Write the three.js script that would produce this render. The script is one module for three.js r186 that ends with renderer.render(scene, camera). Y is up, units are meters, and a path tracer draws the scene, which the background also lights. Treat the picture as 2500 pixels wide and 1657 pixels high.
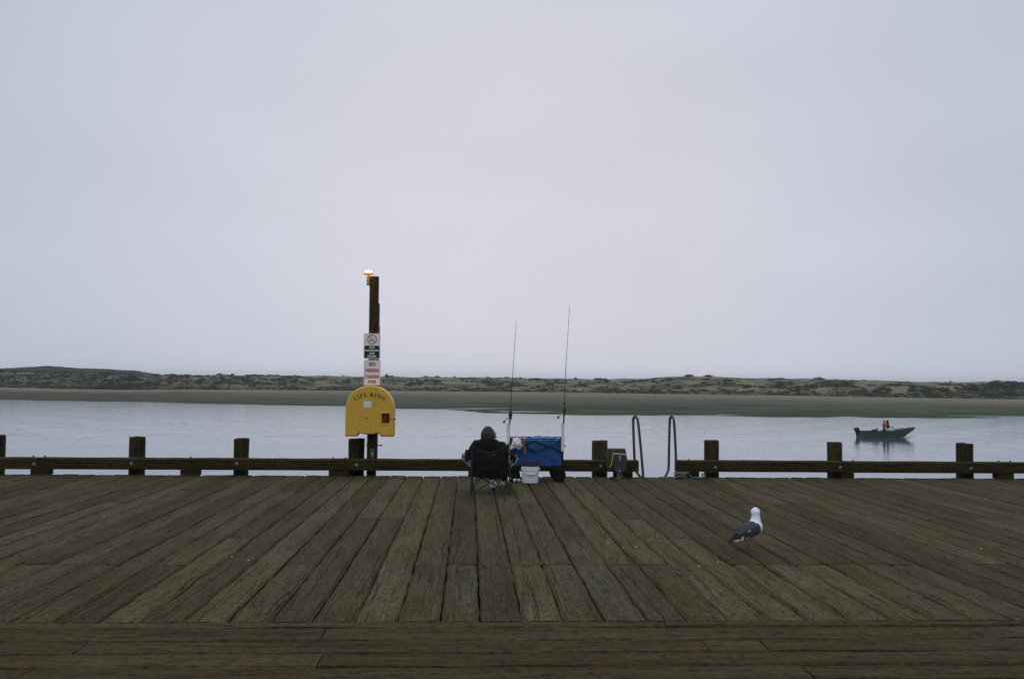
import * as THREE from 'three';
import { RoundedBoxGeometry } from 'three/addons/geometries/RoundedBoxGeometry.js';
import { mergeGeometries, toCreasedNormals } from 'three/addons/utils/BufferGeometryUtils.js';
import { TextGeometry } from 'three/addons/geometries/TextGeometry.js';
import { FontLoader } from 'three/addons/loaders/FontLoader.js';
import { createNoise2D, createNoise3D } from 'simplex-noise';

// ---------- camera, sky, sun, exposure ----------
const scene = new THREE.Scene();
const camera = new THREE.PerspectiveCamera(40.43, 1024 / 678, 0.1, 6000);
camera.position.set(0, 1.65, 0);
camera.rotation.order = 'YXZ';
camera.rotation.set(0.04375, -0.0453, 0.009);
const renderer = new THREE.WebGLRenderer();
renderer.toneMapping = THREE.LinearToneMapping;
renderer.toneMappingExposure = 1;
renderer.shadowMap.enabled = true;

// overcast evening sky: sun far behind the cloud sheet ahead, so that side of the sky is brighter
const SKY_NEAR = [0.67, 0.668, 0.755], SKY_FAR = [0.37, 0.445, 0.55];
function makeSky() {
  const W = 1024, H = 512, data = new Float32Array(W * H * 4);
  const el = 0.16, glow = new THREE.Vector3(0.05, Math.sin(el), -Math.cos(el)).normalize();
  const n3 = createNoise3D(mulberry(77));
  for (let j = 0; j < H; j++) for (let i = 0; i < W; i++) {
    const up = ((j + 0.5) / H - 0.5) * Math.PI, a = ((i + 0.5) / W - 0.5) * 2 * Math.PI;
    const x = Math.cos(a) * Math.cos(up), y = Math.sin(up), z = Math.sin(a) * Math.cos(up);
    const th = Math.acos(Math.min(1, Math.max(-1, x * glow.x + y * glow.y + z * glow.z)));
    const q = y > 0.02 ? y : 0.02;
    const cl = 0.5 * n3(x * 1.2 / (q + 0.35), z * 1.2 / (q + 0.35), 1) + 0.3 * n3(x * 3 / (q + 0.3), z * 3 / (q + 0.3), 5);
    const k = Math.exp(-((th / 0.62) ** 2));
    for (let c = 0; c < 3; c++) data[(j * W + i) * 4 + c] = (SKY_FAR[c] + (SKY_NEAR[c] - SKY_FAR[c]) * k) * (1 + 0.03 * cl + 0.022 * n3(Math.cos(a) * 2.2, Math.sin(a) * 2.2, up * 9)) * (1 + 0.9 * THREE.MathUtils.smoothstep(y, 0.4, 1));
    data[(j * W + i) * 4 + 3] = 1;
  }
  const t = new THREE.DataTexture(data, W, H, THREE.RGBAFormat, THREE.FloatType);
  t.mapping = THREE.EquirectangularReflectionMapping; t.magFilter = THREE.LinearFilter; t.minFilter = THREE.LinearFilter; t.needsUpdate = true;
  return t;
}
function mulberry(a) { return () => { a |= 0; a = a + 0x6D2B79F5 | 0; let t = Math.imul(a ^ a >>> 15, 1 | a); t = t + Math.imul(t ^ t >>> 7, 61 | t) ^ t; return ((t ^ t >>> 14) >>> 0) / 4294967296; }; }
const skyTex = makeSky();
scene.background = skyTex;
scene.environment = skyTex;
const sun = new THREE.DirectionalLight(new THREE.Color(1, 0.97, 0.93), 0.5);
sun.position.set(-12, 60, 22); sun.target.position.set(0, 0, -12);
sun.castShadow = true; sun.shadow.radius = 60; sun.shadow.mapSize.set(2048, 2048);
Object.assign(sun.shadow.camera, { left: -30, right: 30, top: 30, bottom: -30, near: 1, far: 200 });
scene.add(sun, sun.target);
scene.fog = new THREE.FogExp2(new THREE.Color(0.95, 0.95, 0.97), 0.00022);

// ---------- helpers ----------
const rng = mulberry(4711), rnd = (a, b) => a + (b - a) * rng();
const n2 = createNoise2D(mulberry(12)), n3 = createNoise3D(mulberry(34));
const fbm = (x, y, o = 4) => { let s = 0, a = 0.5; for (let i = 0; i < o; i++) { s += a * n2(x, y); x = x * 2.03 + 17.1; y = y * 2.03 - 9.7; a *= 0.5; } return s; };
const clamp = (x, a = 0, b = 1) => Math.min(b, Math.max(a, x)), lerp = (a, b, t) => a + (b - a) * t;
const sstep = (a, b, x) => { const t = clamp((x - a) / (b - a)); return t * t * (3 - 2 * t); };
const V = (x, y, z) => new THREE.Vector3(x, y, z);
const lin = (r, g, b) => new THREE.Color().setRGB(r, g, b);
const names = new Map();
function numbered(name) { const k = names.get(name) ?? 0; names.set(name, k + 1); return k ? name + '_' + String(k).padStart(3, '0') : name; }
function tag(o, label, category, group, kind) { o.userData.label = label; if (category) o.userData.category = category; if (group) o.userData.group = group; if (kind) o.userData.kind = kind; return o; }
function thing(name, label, category, [x, y, z] = [0, 0, 0], turn = 0, group) {
  const o = new THREE.Group(); o.name = numbered(name); o.position.set(x, y, z); o.rotation.y = turn; scene.add(o);
  return tag(o, label, category, group);
}
function part(name, geo, mat, parent) {
  const m = new THREE.Mesh(Array.isArray(geo) ? merge(geo) : geo, mat);
  m.name = parent === scene ? numbered(name) : name; m.castShadow = m.receiveShadow = true; parent.add(m); return m;
}
function merge(list) {
  const g = list.map((x) => { let y = x.index ? x.toNonIndexed() : x; for (const k of Object.keys(y.attributes)) if (!['position', 'normal', 'uv'].includes(k)) y.deleteAttribute(k); return y; });
  return mergeGeometries(g);
}
function matOf(color, roughness = 0.7, o = {}) { const m = new THREE.MeshPhysicalMaterial({ roughness, ...o }); m.color.copy(Array.isArray(color) ? lin(...color) : new THREE.Color(color)); return m; }
const box = (w, h, d, x = 0, y = 0, z = 0, r = 0.006) => new RoundedBoxGeometry(w, h, d, 2, Math.min(r, w / 2.1, h / 2.1, d / 2.1)).translate(x, y, z);
function bar(a, b, r0, r1 = r0, seg = 10) {
  const d = new THREE.Vector3().subVectors(b, a), g = new THREE.CylinderGeometry(r1, r0, d.length(), seg);
  g.applyQuaternion(new THREE.Quaternion().setFromUnitVectors(V(0, 1, 0), d.clone().normalize()));
  const c = a.clone().add(b).multiplyScalar(0.5); return g.translate(c.x, c.y, c.z);
}
function tube(pts, r, seg = 40, rad = 8, tension = 0.5) { return new THREE.TubeGeometry(new THREE.CatmullRomCurve3(pts, false, 'catmullrom', tension), seg, r, rad, false); }
const dataTex = (W, H, fn, srgb) => {
  const d = new Uint8Array(W * H * 4); fn(d); const t = new THREE.DataTexture(d, W, H, THREE.RGBAFormat);
  t.wrapS = t.wrapT = THREE.RepeatWrapping; t.magFilter = THREE.LinearFilter; t.minFilter = THREE.LinearMipmapLinearFilter; t.generateMipmaps = true;
  if (srgb) t.colorSpace = THREE.SRGBColorSpace; t.needsUpdate = true; return t;
};
const toS = (c) => Math.round(255 * clamp(c <= 0.0031308 ? 12.92 * c : 1.055 * Math.pow(c, 1 / 2.4) - 0.055));

// naive surface nets of a distance field
function field(fn, min, max, cell) {
  const nx = Math.ceil((max[0] - min[0]) / cell) + 1, ny = Math.ceil((max[1] - min[1]) / cell) + 1, nz = Math.ceil((max[2] - min[2]) / cell) + 1;
  const val = new Float32Array(nx * ny * nz), id = (i, j, k) => i + nx * (j + ny * k);
  for (let k = 0; k < nz; k++) for (let j = 0; j < ny; j++) for (let i = 0; i < nx; i++) val[id(i, j, k)] = fn(min[0] + i * cell, min[1] + j * cell, min[2] + k * cell);
  const vert = new Int32Array(nx * ny * nz).fill(-1), pos = [], idx = [];
  const E = [[0, 1], [2, 3], [4, 5], [6, 7], [0, 2], [1, 3], [4, 6], [5, 7], [0, 4], [1, 5], [2, 6], [3, 7]];
  for (let k = 0; k < nz - 1; k++) for (let j = 0; j < ny - 1; j++) for (let i = 0; i < nx - 1; i++) {
    const c = []; let s = 0;
    for (let q = 0; q < 8; q++) { const v = val[id(i + (q & 1), j + (q >> 1 & 1), k + (q >> 2))]; c.push(v); if (v < 0) s++; }
    if (s === 0 || s === 8) continue;
    let x = 0, y = 0, z = 0, n = 0;
    for (const [a, b] of E) if ((c[a] < 0) !== (c[b] < 0)) { const t = c[a] / (c[a] - c[b]); x += (a & 1) + t * ((b & 1) - (a & 1)); y += (a >> 1 & 1) + t * ((b >> 1 & 1) - (a >> 1 & 1)); z += (a >> 2) + t * ((b >> 2) - (a >> 2)); n++; }
    vert[id(i, j, k)] = pos.length / 3; pos.push(min[0] + (i + x / n) * cell, min[1] + (j + y / n) * cell, min[2] + (k + z / n) * cell);
  }
  const quad = (a, b, c, d, flip) => { if (a < 0 || b < 0 || c < 0 || d < 0) return; flip ? idx.push(a, c, b, a, d, c) : idx.push(a, b, c, a, c, d); };
  for (let k = 1; k < nz - 1; k++) for (let j = 1; j < ny - 1; j++) for (let i = 1; i < nx - 1; i++) {
    const v = val[id(i, j, k)] < 0;
    if (v !== val[id(i + 1, j, k)] < 0) quad(vert[id(i, j - 1, k - 1)], vert[id(i, j, k - 1)], vert[id(i, j, k)], vert[id(i, j - 1, k)], !v);
    if (v !== val[id(i, j + 1, k)] < 0) quad(vert[id(i - 1, j, k - 1)], vert[id(i - 1, j, k)], vert[id(i, j, k)], vert[id(i, j, k - 1)], !v);
    if (v !== val[id(i, j, k + 1)] < 0) quad(vert[id(i - 1, j - 1, k)], vert[id(i, j - 1, k)], vert[id(i, j, k)], vert[id(i - 1, j, k)], !v);
  }
  const g = new THREE.BufferGeometry(); g.setAttribute('position', new THREE.Float32BufferAttribute(pos, 3)); g.setIndex(idx); g.computeVertexNormals();
  g.setAttribute('uv', new THREE.Float32BufferAttribute(new Float32Array(pos.length / 3 * 2).map((_, i) => i & 1 ? pos[(i >> 1) * 3 + 1] : pos[(i >> 1) * 3] + pos[(i >> 1) * 3 + 2]), 2));
  return g;
}
const smin = (a, b, k) => { const h = clamp(0.5 + 0.5 * (b - a) / k); return b + (a - b) * h - k * h * (1 - h); };
function capsule(x, y, z, A, B, ra, rb) {
  const dx = B[0] - A[0], dy = B[1] - A[1], dz = B[2] - A[2], l = dx * dx + dy * dy + dz * dz || 1e-9;
  const t = clamp(((x - A[0]) * dx + (y - A[1]) * dy + (z - A[2]) * dz) / l);
  return Math.hypot(x - A[0] - t * dx, y - A[1] - t * dy, z - A[2] - t * dz) - (ra + (rb - ra) * t);
}
const ellip = (x, y, z, c, r) => { const a = (x - c[0]) / r[0], b = (y - c[1]) / r[1], d = (z - c[2]) / r[2], q = Math.hypot(a, b, d); return (q - 1) * Math.min(...r); };
function chain(bones, k) { return (x, y, z) => { let d = 9; for (const b of bones) d = smin(d, b.e ? ellip(x, y, z, b.e, b.r) : capsule(x, y, z, b[0], b[1], b[2], b[3]), k); return d; }; }

// ---------- weathered wood: 8 plank-wide strips, 7.6 m long ----------
const WL = 7.6, BAND = 0.29, NB = 8, WW = BAND * NB;
const woodTex = (() => {
  const W = 2048, H = 1024, r = mulberry(99), hgt = new Float32Array(W * H), col = new Float32Array(W * H * 3);
  const knots = []; for (let b = 0; b < NB; b++) for (let k = 0, n = 9 + Math.floor(r() * 6); k < n; k++) knots.push([r() * WL, (b + 0.12 + 0.76 * r()) * BAND, 0.012 + 0.026 * r() * r() + 0.004]);
  const a = createNoise2D(mulberry(5)), wrapS = (s, f, t, ft) => { const w = sstep(WL - 0.6, WL, s); return w ? lerp(a(s * f, t * ft), a((s - WL) * f, t * ft), w) : a(s * f, t * ft); };
  for (let j = 0; j < H; j++) {
    const t0 = (j + 0.5) / H * WW, band = Math.floor(t0 / BAND), lb = t0 - band * BAND, bs = band * 13.7;
    const near = knots.filter((k) => Math.floor(k[1] / BAND) === band);
    for (let i = 0; i < W; i++) {
      const s = (i + 0.5) / W * WL; let t = t0 + 0.008 * wrapS(s, 0.9, t0, 4) + 0.002 * wrapS(s, 5, t0, 12), kn = 0, ring = 0;
      for (const [ks, kt, kr] of near) {
        let ds = s - ks; if (ds > WL / 2) ds -= WL; if (ds < -WL / 2) ds += WL; if (Math.abs(ds) > 0.3) continue;
        const dt = t0 - kt, q = Math.exp(-((ds / (kr * 4)) ** 2) - ((dt / (kr * 2)) ** 2)); t += (dt > 0 ? -1 : 1) * q * kr * 0.8;
        const rr = Math.hypot(ds / 1.25, dt); if (rr < kr) { const e = 1 - rr / kr; kn = Math.max(kn, sstep(0, 0.3, e)); ring = Math.sin(rr * 900); }
      }
      const g1 = wrapS(s, 0.9, t + bs, 34), g2 = wrapS(s, 2.2, t + bs, 95), g3 = wrapS(s, 6, t + bs, 230), big = wrapS(s, 0.5, t + bs, 2.6), blot = wrapS(s, 3.1, t0 + bs, 9), fine = wrapS(s, 34, t0, 48), mid = wrapS(s, 11, t0 + bs, 19), cross = wrapS(s, 8, t0 + bs, 7), cross2 = wrapS(s, 15, t0 + bs + 2, 9);
      const cm = wrapS(s, 0.6, t + bs, 13), msk = wrapS(s, 0.3, t0 + bs + 3, 6);
      const crack = sstep(0.1, 0.03, Math.abs(cm)) * sstep(0.2, 0.45, msk);
      const split = sstep(0.16, 0.03, Math.abs(wrapS(s, 1.1, t + bs + 7, 30))) * sstep(0.15, 0.55, wrapS(s, 0.8, t0 + bs, 8));
      const long = sstep(0.0065, 0.003, Math.abs(lb - BAND * (0.5 + 0.3 * Math.sin(band * 2.4)) - 0.02 * wrapS(s, 0.9, bs, 1) - 0.006 * wrapS(s, 5, bs, 1))) * sstep(-0.1, 0.25, wrapS(s, 0.45, bs + 9, 1));
      const gr = 0.5 * g1 + 0.32 * g2 + 0.18 * g3, raised = sstep(0.05, 0.55, gr), lay = sstep(-0.5, 0.7, big + 0.35 * blot + 0.3 * fine + 0.4 * mid);
      const nick = Math.max(sstep(0.5, 0.7, cross + 0.25 * fine), 0.8 * sstep(0.55, 0.75, cross2 + 0.3 * fine)), worn = sstep(0.25, 0.75, wrapS(s, 1.7, t0 + bs + 5, 5));
      const h = 0.55 + (0.22 + 0.14 * worn) * gr - 0.5 * crack - 0.3 * split - 0.55 * long + 0.12 * kn + 0.05 * ring * kn - 0.2 * nick + 0.07 * fine + 0.12 * mid;
      const dirt = clamp(lay * (1 - 0.6 * raised) + 0.5 * crack + 0.3 * split + 0.3 * nick + 0.25 * kn + 0.5 * long);
      const v = 1.04 + (0.5 + 0.5 * worn) * gr + 0.26 * fine + 0.36 * mid + 0.16 * blot - 0.4 * crack - 0.26 * split - 0.5 * long - 0.25 * kn - 0.3 * nick, o = (j * W + i);
      col[o * 3] = lerp(0.228, 0.19, dirt) * v; col[o * 3 + 1] = lerp(0.196, 0.138, dirt) * v; col[o * 3 + 2] = lerp(0.118, 0.046, dirt) * v;
      hgt[o] = clamp(h);
    }
  }
  return { map: dataTex(W, H, (d) => { for (let o = 0; o < W * H; o++) { for (let c = 0; c < 3; c++) d[o * 4 + c] = toS(col[o * 3 + c]); d[o * 4 + 3] = 255; } }, true), bump: dataTex(W, H, (d) => { for (let o = 0; o < W * H; o++) { d[o * 4] = d[o * 4 + 1] = d[o * 4 + 2] = Math.round(255 * hgt[o]); d[o * 4 + 3] = 255; } }) };
})();
const woodMat = (r, g, b, rough = 0.85) => matOf([r, g, b], rough, { map: woodTex.map, bumpMap: woodTex.bump, bumpScale: 0.022, specularIntensity: 0.35 });
// a timber lying along local x, top face at y = 0, uneven worn edges; uv in metres on the wood strips
function timber(L, W, T, o = {}) {
  const seg = o.seg ?? Math.max(4, Math.round(L / 0.35)), c = o.chamfer ?? 0.009, jit = o.jit ?? 0.003, sd = o.seed ?? rng() * 999, band = o.band ?? Math.floor(rng() * NB), off = o.off ?? rng() * WL, flip = rng() < 0.5 ? -1 : 1, e0 = o.e0 ?? 0, e1 = o.e1 ?? 0;
  const P = [[-T, -W / 2], [-c * 1.4, -W / 2], [0, -W / 2 + c * 1.6], [0, -W / 4], [0, 0], [0, W / 4], [0, W / 2 - c * 1.6], [-c * 1.4, W / 2], [-T, W / 2]], n = P.length;
  let run = -T; const vs = P.map((p, i) => i ? run += Math.hypot(p[0] - P[i - 1][0], p[1] - P[i - 1][1]) : run);
  const pos = [], uv = [], idx = [];
  for (let k = 0; k <= seg; k++) {
    const s = k / seg, x = (s - 0.5) * L;
    for (let i = 0; i <= n; i++) {
      const p = P[i % n]; let y = p[0], z = p[1];
      if (i > 0 && i < n - 1) { const side = Math.sign(p[1]); y += jit * 0.7 * n2(x * 1.3 + sd, p[1] * 9 + sd); z += Math.abs(p[1]) > W * 0.3 ? jit * 1.6 * n2(x * 2.2 + sd * 3, side * 5 + sd) : 0; }
      const ex = k === 0 ? e0 : k === seg ? e1 : 0;
      pos.push(x + ex * z / W, y, z); uv.push((off + flip * x) / WL, (band * BAND + (i < n ? vs[i] : vs[n - 1] + W)) / WW);
    }
  }
  const R = n + 1;
  for (let k = 0; k < seg; k++) for (let i = 0; i < n; i++) { const a = k * R + i, b = a + 1, q = a + R, d = q + 1; idx.push(a, b, q, b, d, q); }
  for (const k of [0, seg]) {
    const base = pos.length / 3; for (let i = 0; i < n; i++) { const o3 = (k * R + i) * 3; pos.push(pos[o3], pos[o3 + 1], pos[o3 + 2]); uv.push((off + pos[o3 + 1]) / WL, (band * BAND + pos[o3 + 2] + W / 2) / WW); }
    for (let i = 1; i < n - 1; i++) k ? idx.push(base, base + i, base + i + 1) : idx.push(base, base + i + 1, base + i);
  }
  const g = new THREE.BufferGeometry(); g.setAttribute('position', new THREE.Float32BufferAttribute(pos, 3)); g.setAttribute('uv', new THREE.Float32BufferAttribute(uv, 2)); g.setIndex(idx);
  return toCreasedNormals(g, 0.5);
}
// round timber, axis y, from 0 to H
function roundWood(H, r, o = {}) {
  const N = 20, rows = o.rows ?? 10, sd = rng() * 99, pos = [], uv = [], idx = [], band = Math.floor(rng() * NB), off = rng() * WL;
  for (let k = 0; k <= rows + 2; k++) for (let i = 0; i <= N; i++) {
    const a = i / N * 2 * Math.PI, top = k > rows, y = top ? H : k / rows * H, f = k === rows + 1 ? 1 : k === rows + 2 ? 0 : 1;
    const rr = f * r * (1 + 0.055 * n2(Math.cos(a) * 2 + sd, Math.sin(a) * 2 + y * 0.5) + 0.015 * n2(Math.cos(a) * 9 + sd, Math.sin(a) * 9)) * (o.taper ? 1 - o.taper * y / H : 1) - (k === rows ? 0.004 : 0) * 0;
    const yy = y + (top || k === rows ? 0.02 * n2(Math.cos(a) * 1.5 + sd, Math.sin(a) * 1.5) : 0) + (k === rows + 2 ? 0.004 : 0);
    pos.push(rr * Math.cos(a), yy, rr * Math.sin(a)); uv.push((off + (top ? H + (1 - f) * r : y)) / WL, (band * BAND + i / N * 2 * Math.PI * r) / WW);
  }
  const R = N + 1; for (let k = 0; k < rows + 2; k++) for (let i = 0; i < N; i++) { const a = k * R + i; idx.push(a, a + R, a + 1, a + 1, a + R, a + R + 1); }
  const g = new THREE.BufferGeometry(); g.setAttribute('position', new THREE.Float32BufferAttribute(pos, 3)); g.setAttribute('uv', new THREE.Float32BufferAttribute(uv, 2)); g.setIndex(idx);
  return toCreasedNormals(g, 0.7);
}
// worn paint / plastic: fine mottling
const grime = dataTex(256, 256, (d) => { for (let j = 0; j < 256; j++) for (let i = 0; i < 256; i++) { const u = i / 256 * 2 * Math.PI, w = j / 256 * 2 * Math.PI; let s = 0, a = 0.5, f = 1; for (let o = 0; o < 4; o++) { s += a * n3(Math.cos(u) * f + 9 * o, Math.sin(u) * f + Math.cos(w) * f, Math.sin(w) * f + 3); f *= 2.1; a *= 0.55; } const v = Math.round(255 * clamp(0.9 + 0.16 * s)); d.set([v, v, v, 255], (j * 256 + i) * 4); } });
grime.repeat.set(3, 3);

// ---------- water ----------
const WATER = -4.6;
const interp = (P, x) => { if (x <= P[0][0]) return P[0][1]; for (let i = 1; i < P.length; i++) if (x <= P[i][0]) return lerp(P[i - 1][1], P[i][1], sstep(P[i - 1][0], P[i][0], x) * 0.5 + 0.5 * (x - P[i - 1][0]) / (P[i][0] - P[i - 1][0])); return P[P.length - 1][1]; };
{
  // finer rows where the boat's wake lines run
  const zs = []; for (let d = 5; d < 60; d += 2.5) zs.push(d); for (let d = 60; d < 125; d += 0.28) zs.push(d); for (let d = 125; d < 260; d += 5) zs.push(d); zs.push(400, 900, 2500);
  zs.unshift(-300, -60);
  const xs = []; for (let x = -90; x <= 110; x += 1.6) xs.push(x); xs.unshift(-2500, -700, -300, -150); xs.push(170, 320, 700, 2500);
  const pos = [], uv = [], idx = [], wake = (x, d) => {
    let h = 0; const t = (45 - x) / 90; // the boat at x = 45 heads to +x; wake arms spread behind it
    if (x < 46) for (const [a, b, amp, w] of [[106.8, 14, 0.05, 0.55], [105, -9, 0.05, 0.5], [106, 5, 0.03, 0.5], [104.5, -14, 0.025, 0.6]]) {
      const c = a + b * Math.max(0, t) * 0.9 + 0.5 * n2(x * 0.06, a) + 0.25 * n2(x * 0.2, b), q = (d - c) / w;
      if (Math.abs(q) < 4) h += amp * sstep(0, 0.03, t) * (0.55 + 0.45 * n2(x * 0.09, a * 3)) * (1 - 0.35 * clamp(t)) * Math.exp(-q * q) * (1 - 0.8 * q);
    }
    return h;
  };
  for (const d of zs) for (const x of xs) { pos.push(x, WATER + wake(x, d), -d); uv.push(x / 16, d / 16); }
  const R = xs.length; for (let j = 0; j < zs.length - 1; j++) for (let i = 0; i < R - 1; i++) { const a = j * R + i; idx.push(a, a + 1, a + R, a + 1, a + R + 1, a + R); }
  const g = new THREE.BufferGeometry(); g.setAttribute('position', new THREE.Float32BufferAttribute(pos, 3)); g.setAttribute('uv', new THREE.Float32BufferAttribute(uv, 2)); g.setIndex(idx); g.computeVertexNormals();
  const rip = dataTex(512, 512, (d) => { for (let j = 0; j < 512; j++) for (let i = 0; i < 512; i++) { const u = i / 512 * 2 * Math.PI, w = j / 512 * 2 * Math.PI; let s = 0, a = 0.5, f = 1.6; for (let o = 0; o < 5; o++) { s += a * n3(Math.cos(u) * f + 5 * o, Math.sin(u) * f + Math.cos(w) * f * 1.3, Math.sin(w) * f * 1.3); f *= 1.9; a *= 0.55; } const v = Math.round(255 * clamp(0.5 + 0.45 * s)); d.set([v, v, v, 255], (j * 512 + i) * 4); } });
  const m = part('water', g, matOf([0.038, 0.095, 0.125], 0.06, { ior: 1.33, bumpMap: rip, bumpScale: 0.02 }), scene);
  tag(m, 'calm grey blue channel water between the pier and the sand flats', null, null, 'structure');
}

// ---------- far shore: sand flats, dunes, distant hill ----------
const SHORE = [[-400, 262], [-119, 240], [-84, 230], [-51, 214], [-28, 209], [-12, 191], [8, 173], [26, 168], [53, 168], [79, 166], [100, 162], [300, 150]];
const BASE = [[-500, 420], [-200, 380], [-128, 336], [-89, 366], [17, 374], [108, 340], [175, 297], [300, 262], [500, 240]];
const CREST = [[-0.6, 0.004], [-0.5, 0.0035], [-0.42, 0.002], [-0.333, 0.0001], [-0.24, 0.001], [-0.131, 0.0008], [0.046, 0.0009], [0.135, 0.0002], [0.185, 0.0012], [0.239, 0.004], [0.266, 0.0038], [0.316, 0.0024], [0.373, 0.0025], [0.417, 0.0015], [0.477, 0.0007], [0.546, 0], [0.584, 0.0012], [0.616, 0.001], [0.8, 0.002]];
const HILL = [[-0.75, 0.003], [-0.6, 0.0045], [-0.497, 0.0055], [-0.45, 0.0088], [-0.403, 0.0066], [-0.36, 0.0052], [-0.335, 0.0015], [-0.31, -0.004], [-0.2, -0.01]];
const dShore = (x) => interp(SHORE, x) + 4 * n2(x * 0.045, 3) + 2 * n2(x * 0.16, 8), dBase = (x) => interp(BASE, x) + 2.5 * n2(x * 0.04, 1) + 1.2 * n2(x * 0.15, 7);
function ground(x, d) {
  const ds = dShore(x), db = dBase(x), dc = db + 64;
  if (d < ds) return WATER - Math.min(2.5, (ds - d) * 0.05) + 0.02 * n2(x * 0.03, d * 0.1);
  if (d < db) {
    const t = (d - ds) / (db - ds), wet = lerp(0.05, 0.3, sstep(-25, 15, x)), fade = 1 - sstep(0.2, 0.6, t);
    return WATER + lerp(0.12, 0.07, sstep(-25, 5, x)) * sstep(0, 0.05, t) + 0.1 * sstep(0.1, 0.45, t) + 1.2 * Math.pow(t, 2.1) + fade * wet * 1.9 * fbm(x * 0.016 + 4, d * 0.12, 4);
  }
  const a = x / dc, hc = 1.65 + interp(CREST, a) * dc, s = (d - db) / (dc - db);
  if (s < 1) return lerp(-3.2, hc, sstep(-0.25, 1.15, s) * 1.16 - 0.16 * (1 - s)) + Math.sin(Math.PI * clamp(s)) * (1.5 * fbm(x * 0.045, d * 0.05, 3)) + 0.18 * n2(x * 0.09, 5) * s;
  let y = lerp(hc + 0.18 * n2(x * 0.09, 5), -1.5, sstep(0, 90, d - dc));
  const ah = x / Math.max(d, 1), hill = 1.65 + interp(HILL, ah) * 900 + 0.7 * fbm(x * 0.02, d * 0.02, 3);
  y = lerp(y, Math.max(y, hill), sstep(640, 900, d));
  return d > 1000 ? lerp(y, -7, sstep(1000, 1150, d)) : y;
}
const isVeg = (x, d) => {
  const db = dBase(x), s = (d - db) / 64, a = x / d;
  if (s < 0) return -1; if (d > 640) return 1;
  const left = sstep(-0.1, -0.28, a), right = sstep(0.1, 0.24, a), far = sstep(0.55, 0.62, a);
  const fringe = sstep(0.28, 0.04, s) * 1.1, top = sstep(0.45, 1, s);
  return fbm(x * 0.045 + 40, d * 0.075, 4) * 1.5 + fringe + 0.24 + 0.4 * left + 0.1 * right + 0.9 * far - top * (0.42 - 0.3 * left + 0.12 * right - 0.25 * far);
};
{
  const xs = []; for (let x = -330; x <= 330; x += 2.6) xs.push(x); for (let x = 350; x <= 900; x += 22) { xs.push(x); xs.unshift(-x); }
  const ds = []; for (let d = 140; d < 460; d += 1.7) ds.push(d); for (let d = 460; d <= 1160; d += 14) ds.push(d);
  const pos = [], col = [], idx = [];
  const mix = (A, B, t) => A.map((v, i) => lerp(v, B[i], t));
  const DRY = [0.2, 0.16, 0.09], PALE = [0.135, 0.12, 0.088], WET = [0.078, 0.07, 0.042], ALG = [0.03, 0.042, 0.014], MUD = [0.046, 0.038, 0.017], SOIL = [0.065, 0.06, 0.028];
  for (const d of ds) for (const x of xs) {
    const y = ground(x, d), sh = dShore(x), db = dBase(x), t = (d - sh) / (db - sh); pos.push(x, y, -d);
    const g1 = fbm(x * 0.014, d * 0.13, 4), g2 = fbm(x * 0.07 + 9, d * 0.3, 3), g3 = n2(x * 3.1, d * 3.7); let c;
    if (d < db) {
      c = mix(WET, DRY, sstep(0.5, 1, t + 0.3 * g1 + 0.15 * g2));
      c = mix(c, ALG, 0.95 * sstep(0.4, 0.15, t + 0.55 * g1 + 0.2 * g2));
      c = mix(c, MUD, 0.8 * sstep(-70, -110, x + 30 * g1) * sstep(0.9, 0.5, t + 0.2 * g2));
    } else {
      const v = isVeg(x, d); c = mix(PALE, DRY, sstep(-0.3, 0.3, g2)); c = mix(c, SOIL, 0.75 * sstep(-0.1, 0.35, v + 0.15 * g3)); if (d > 600) c = mix(SOIL, ALG, 0.5 + 0.5 * g2);
    }
    const v = 1 + 0.16 * g3 + 0.35 * g2; col.push(c[0] * v, c[1] * v, c[2] * v);
  }
  const R = xs.length; for (let j = 0; j < ds.length - 1; j++) for (let i = 0; i < R - 1; i++) { const a = j * R + i; idx.push(a, a + 1, a + R, a + 1, a + R + 1, a + R); }
  const g = new THREE.BufferGeometry(); g.setAttribute('position', new THREE.Float32BufferAttribute(pos, 3)); g.setAttribute('color', new THREE.Float32BufferAttribute(col, 3)); g.setIndex(idx); g.computeVertexNormals();
  tag(part('sand_dunes', g, matOf([1, 1, 1], 0.8, { vertexColors: true, specularIntensity: 0.15 }), scene), 'sand flats and low scrubby dunes along the far shore', null, null, 'structure');
}
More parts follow.
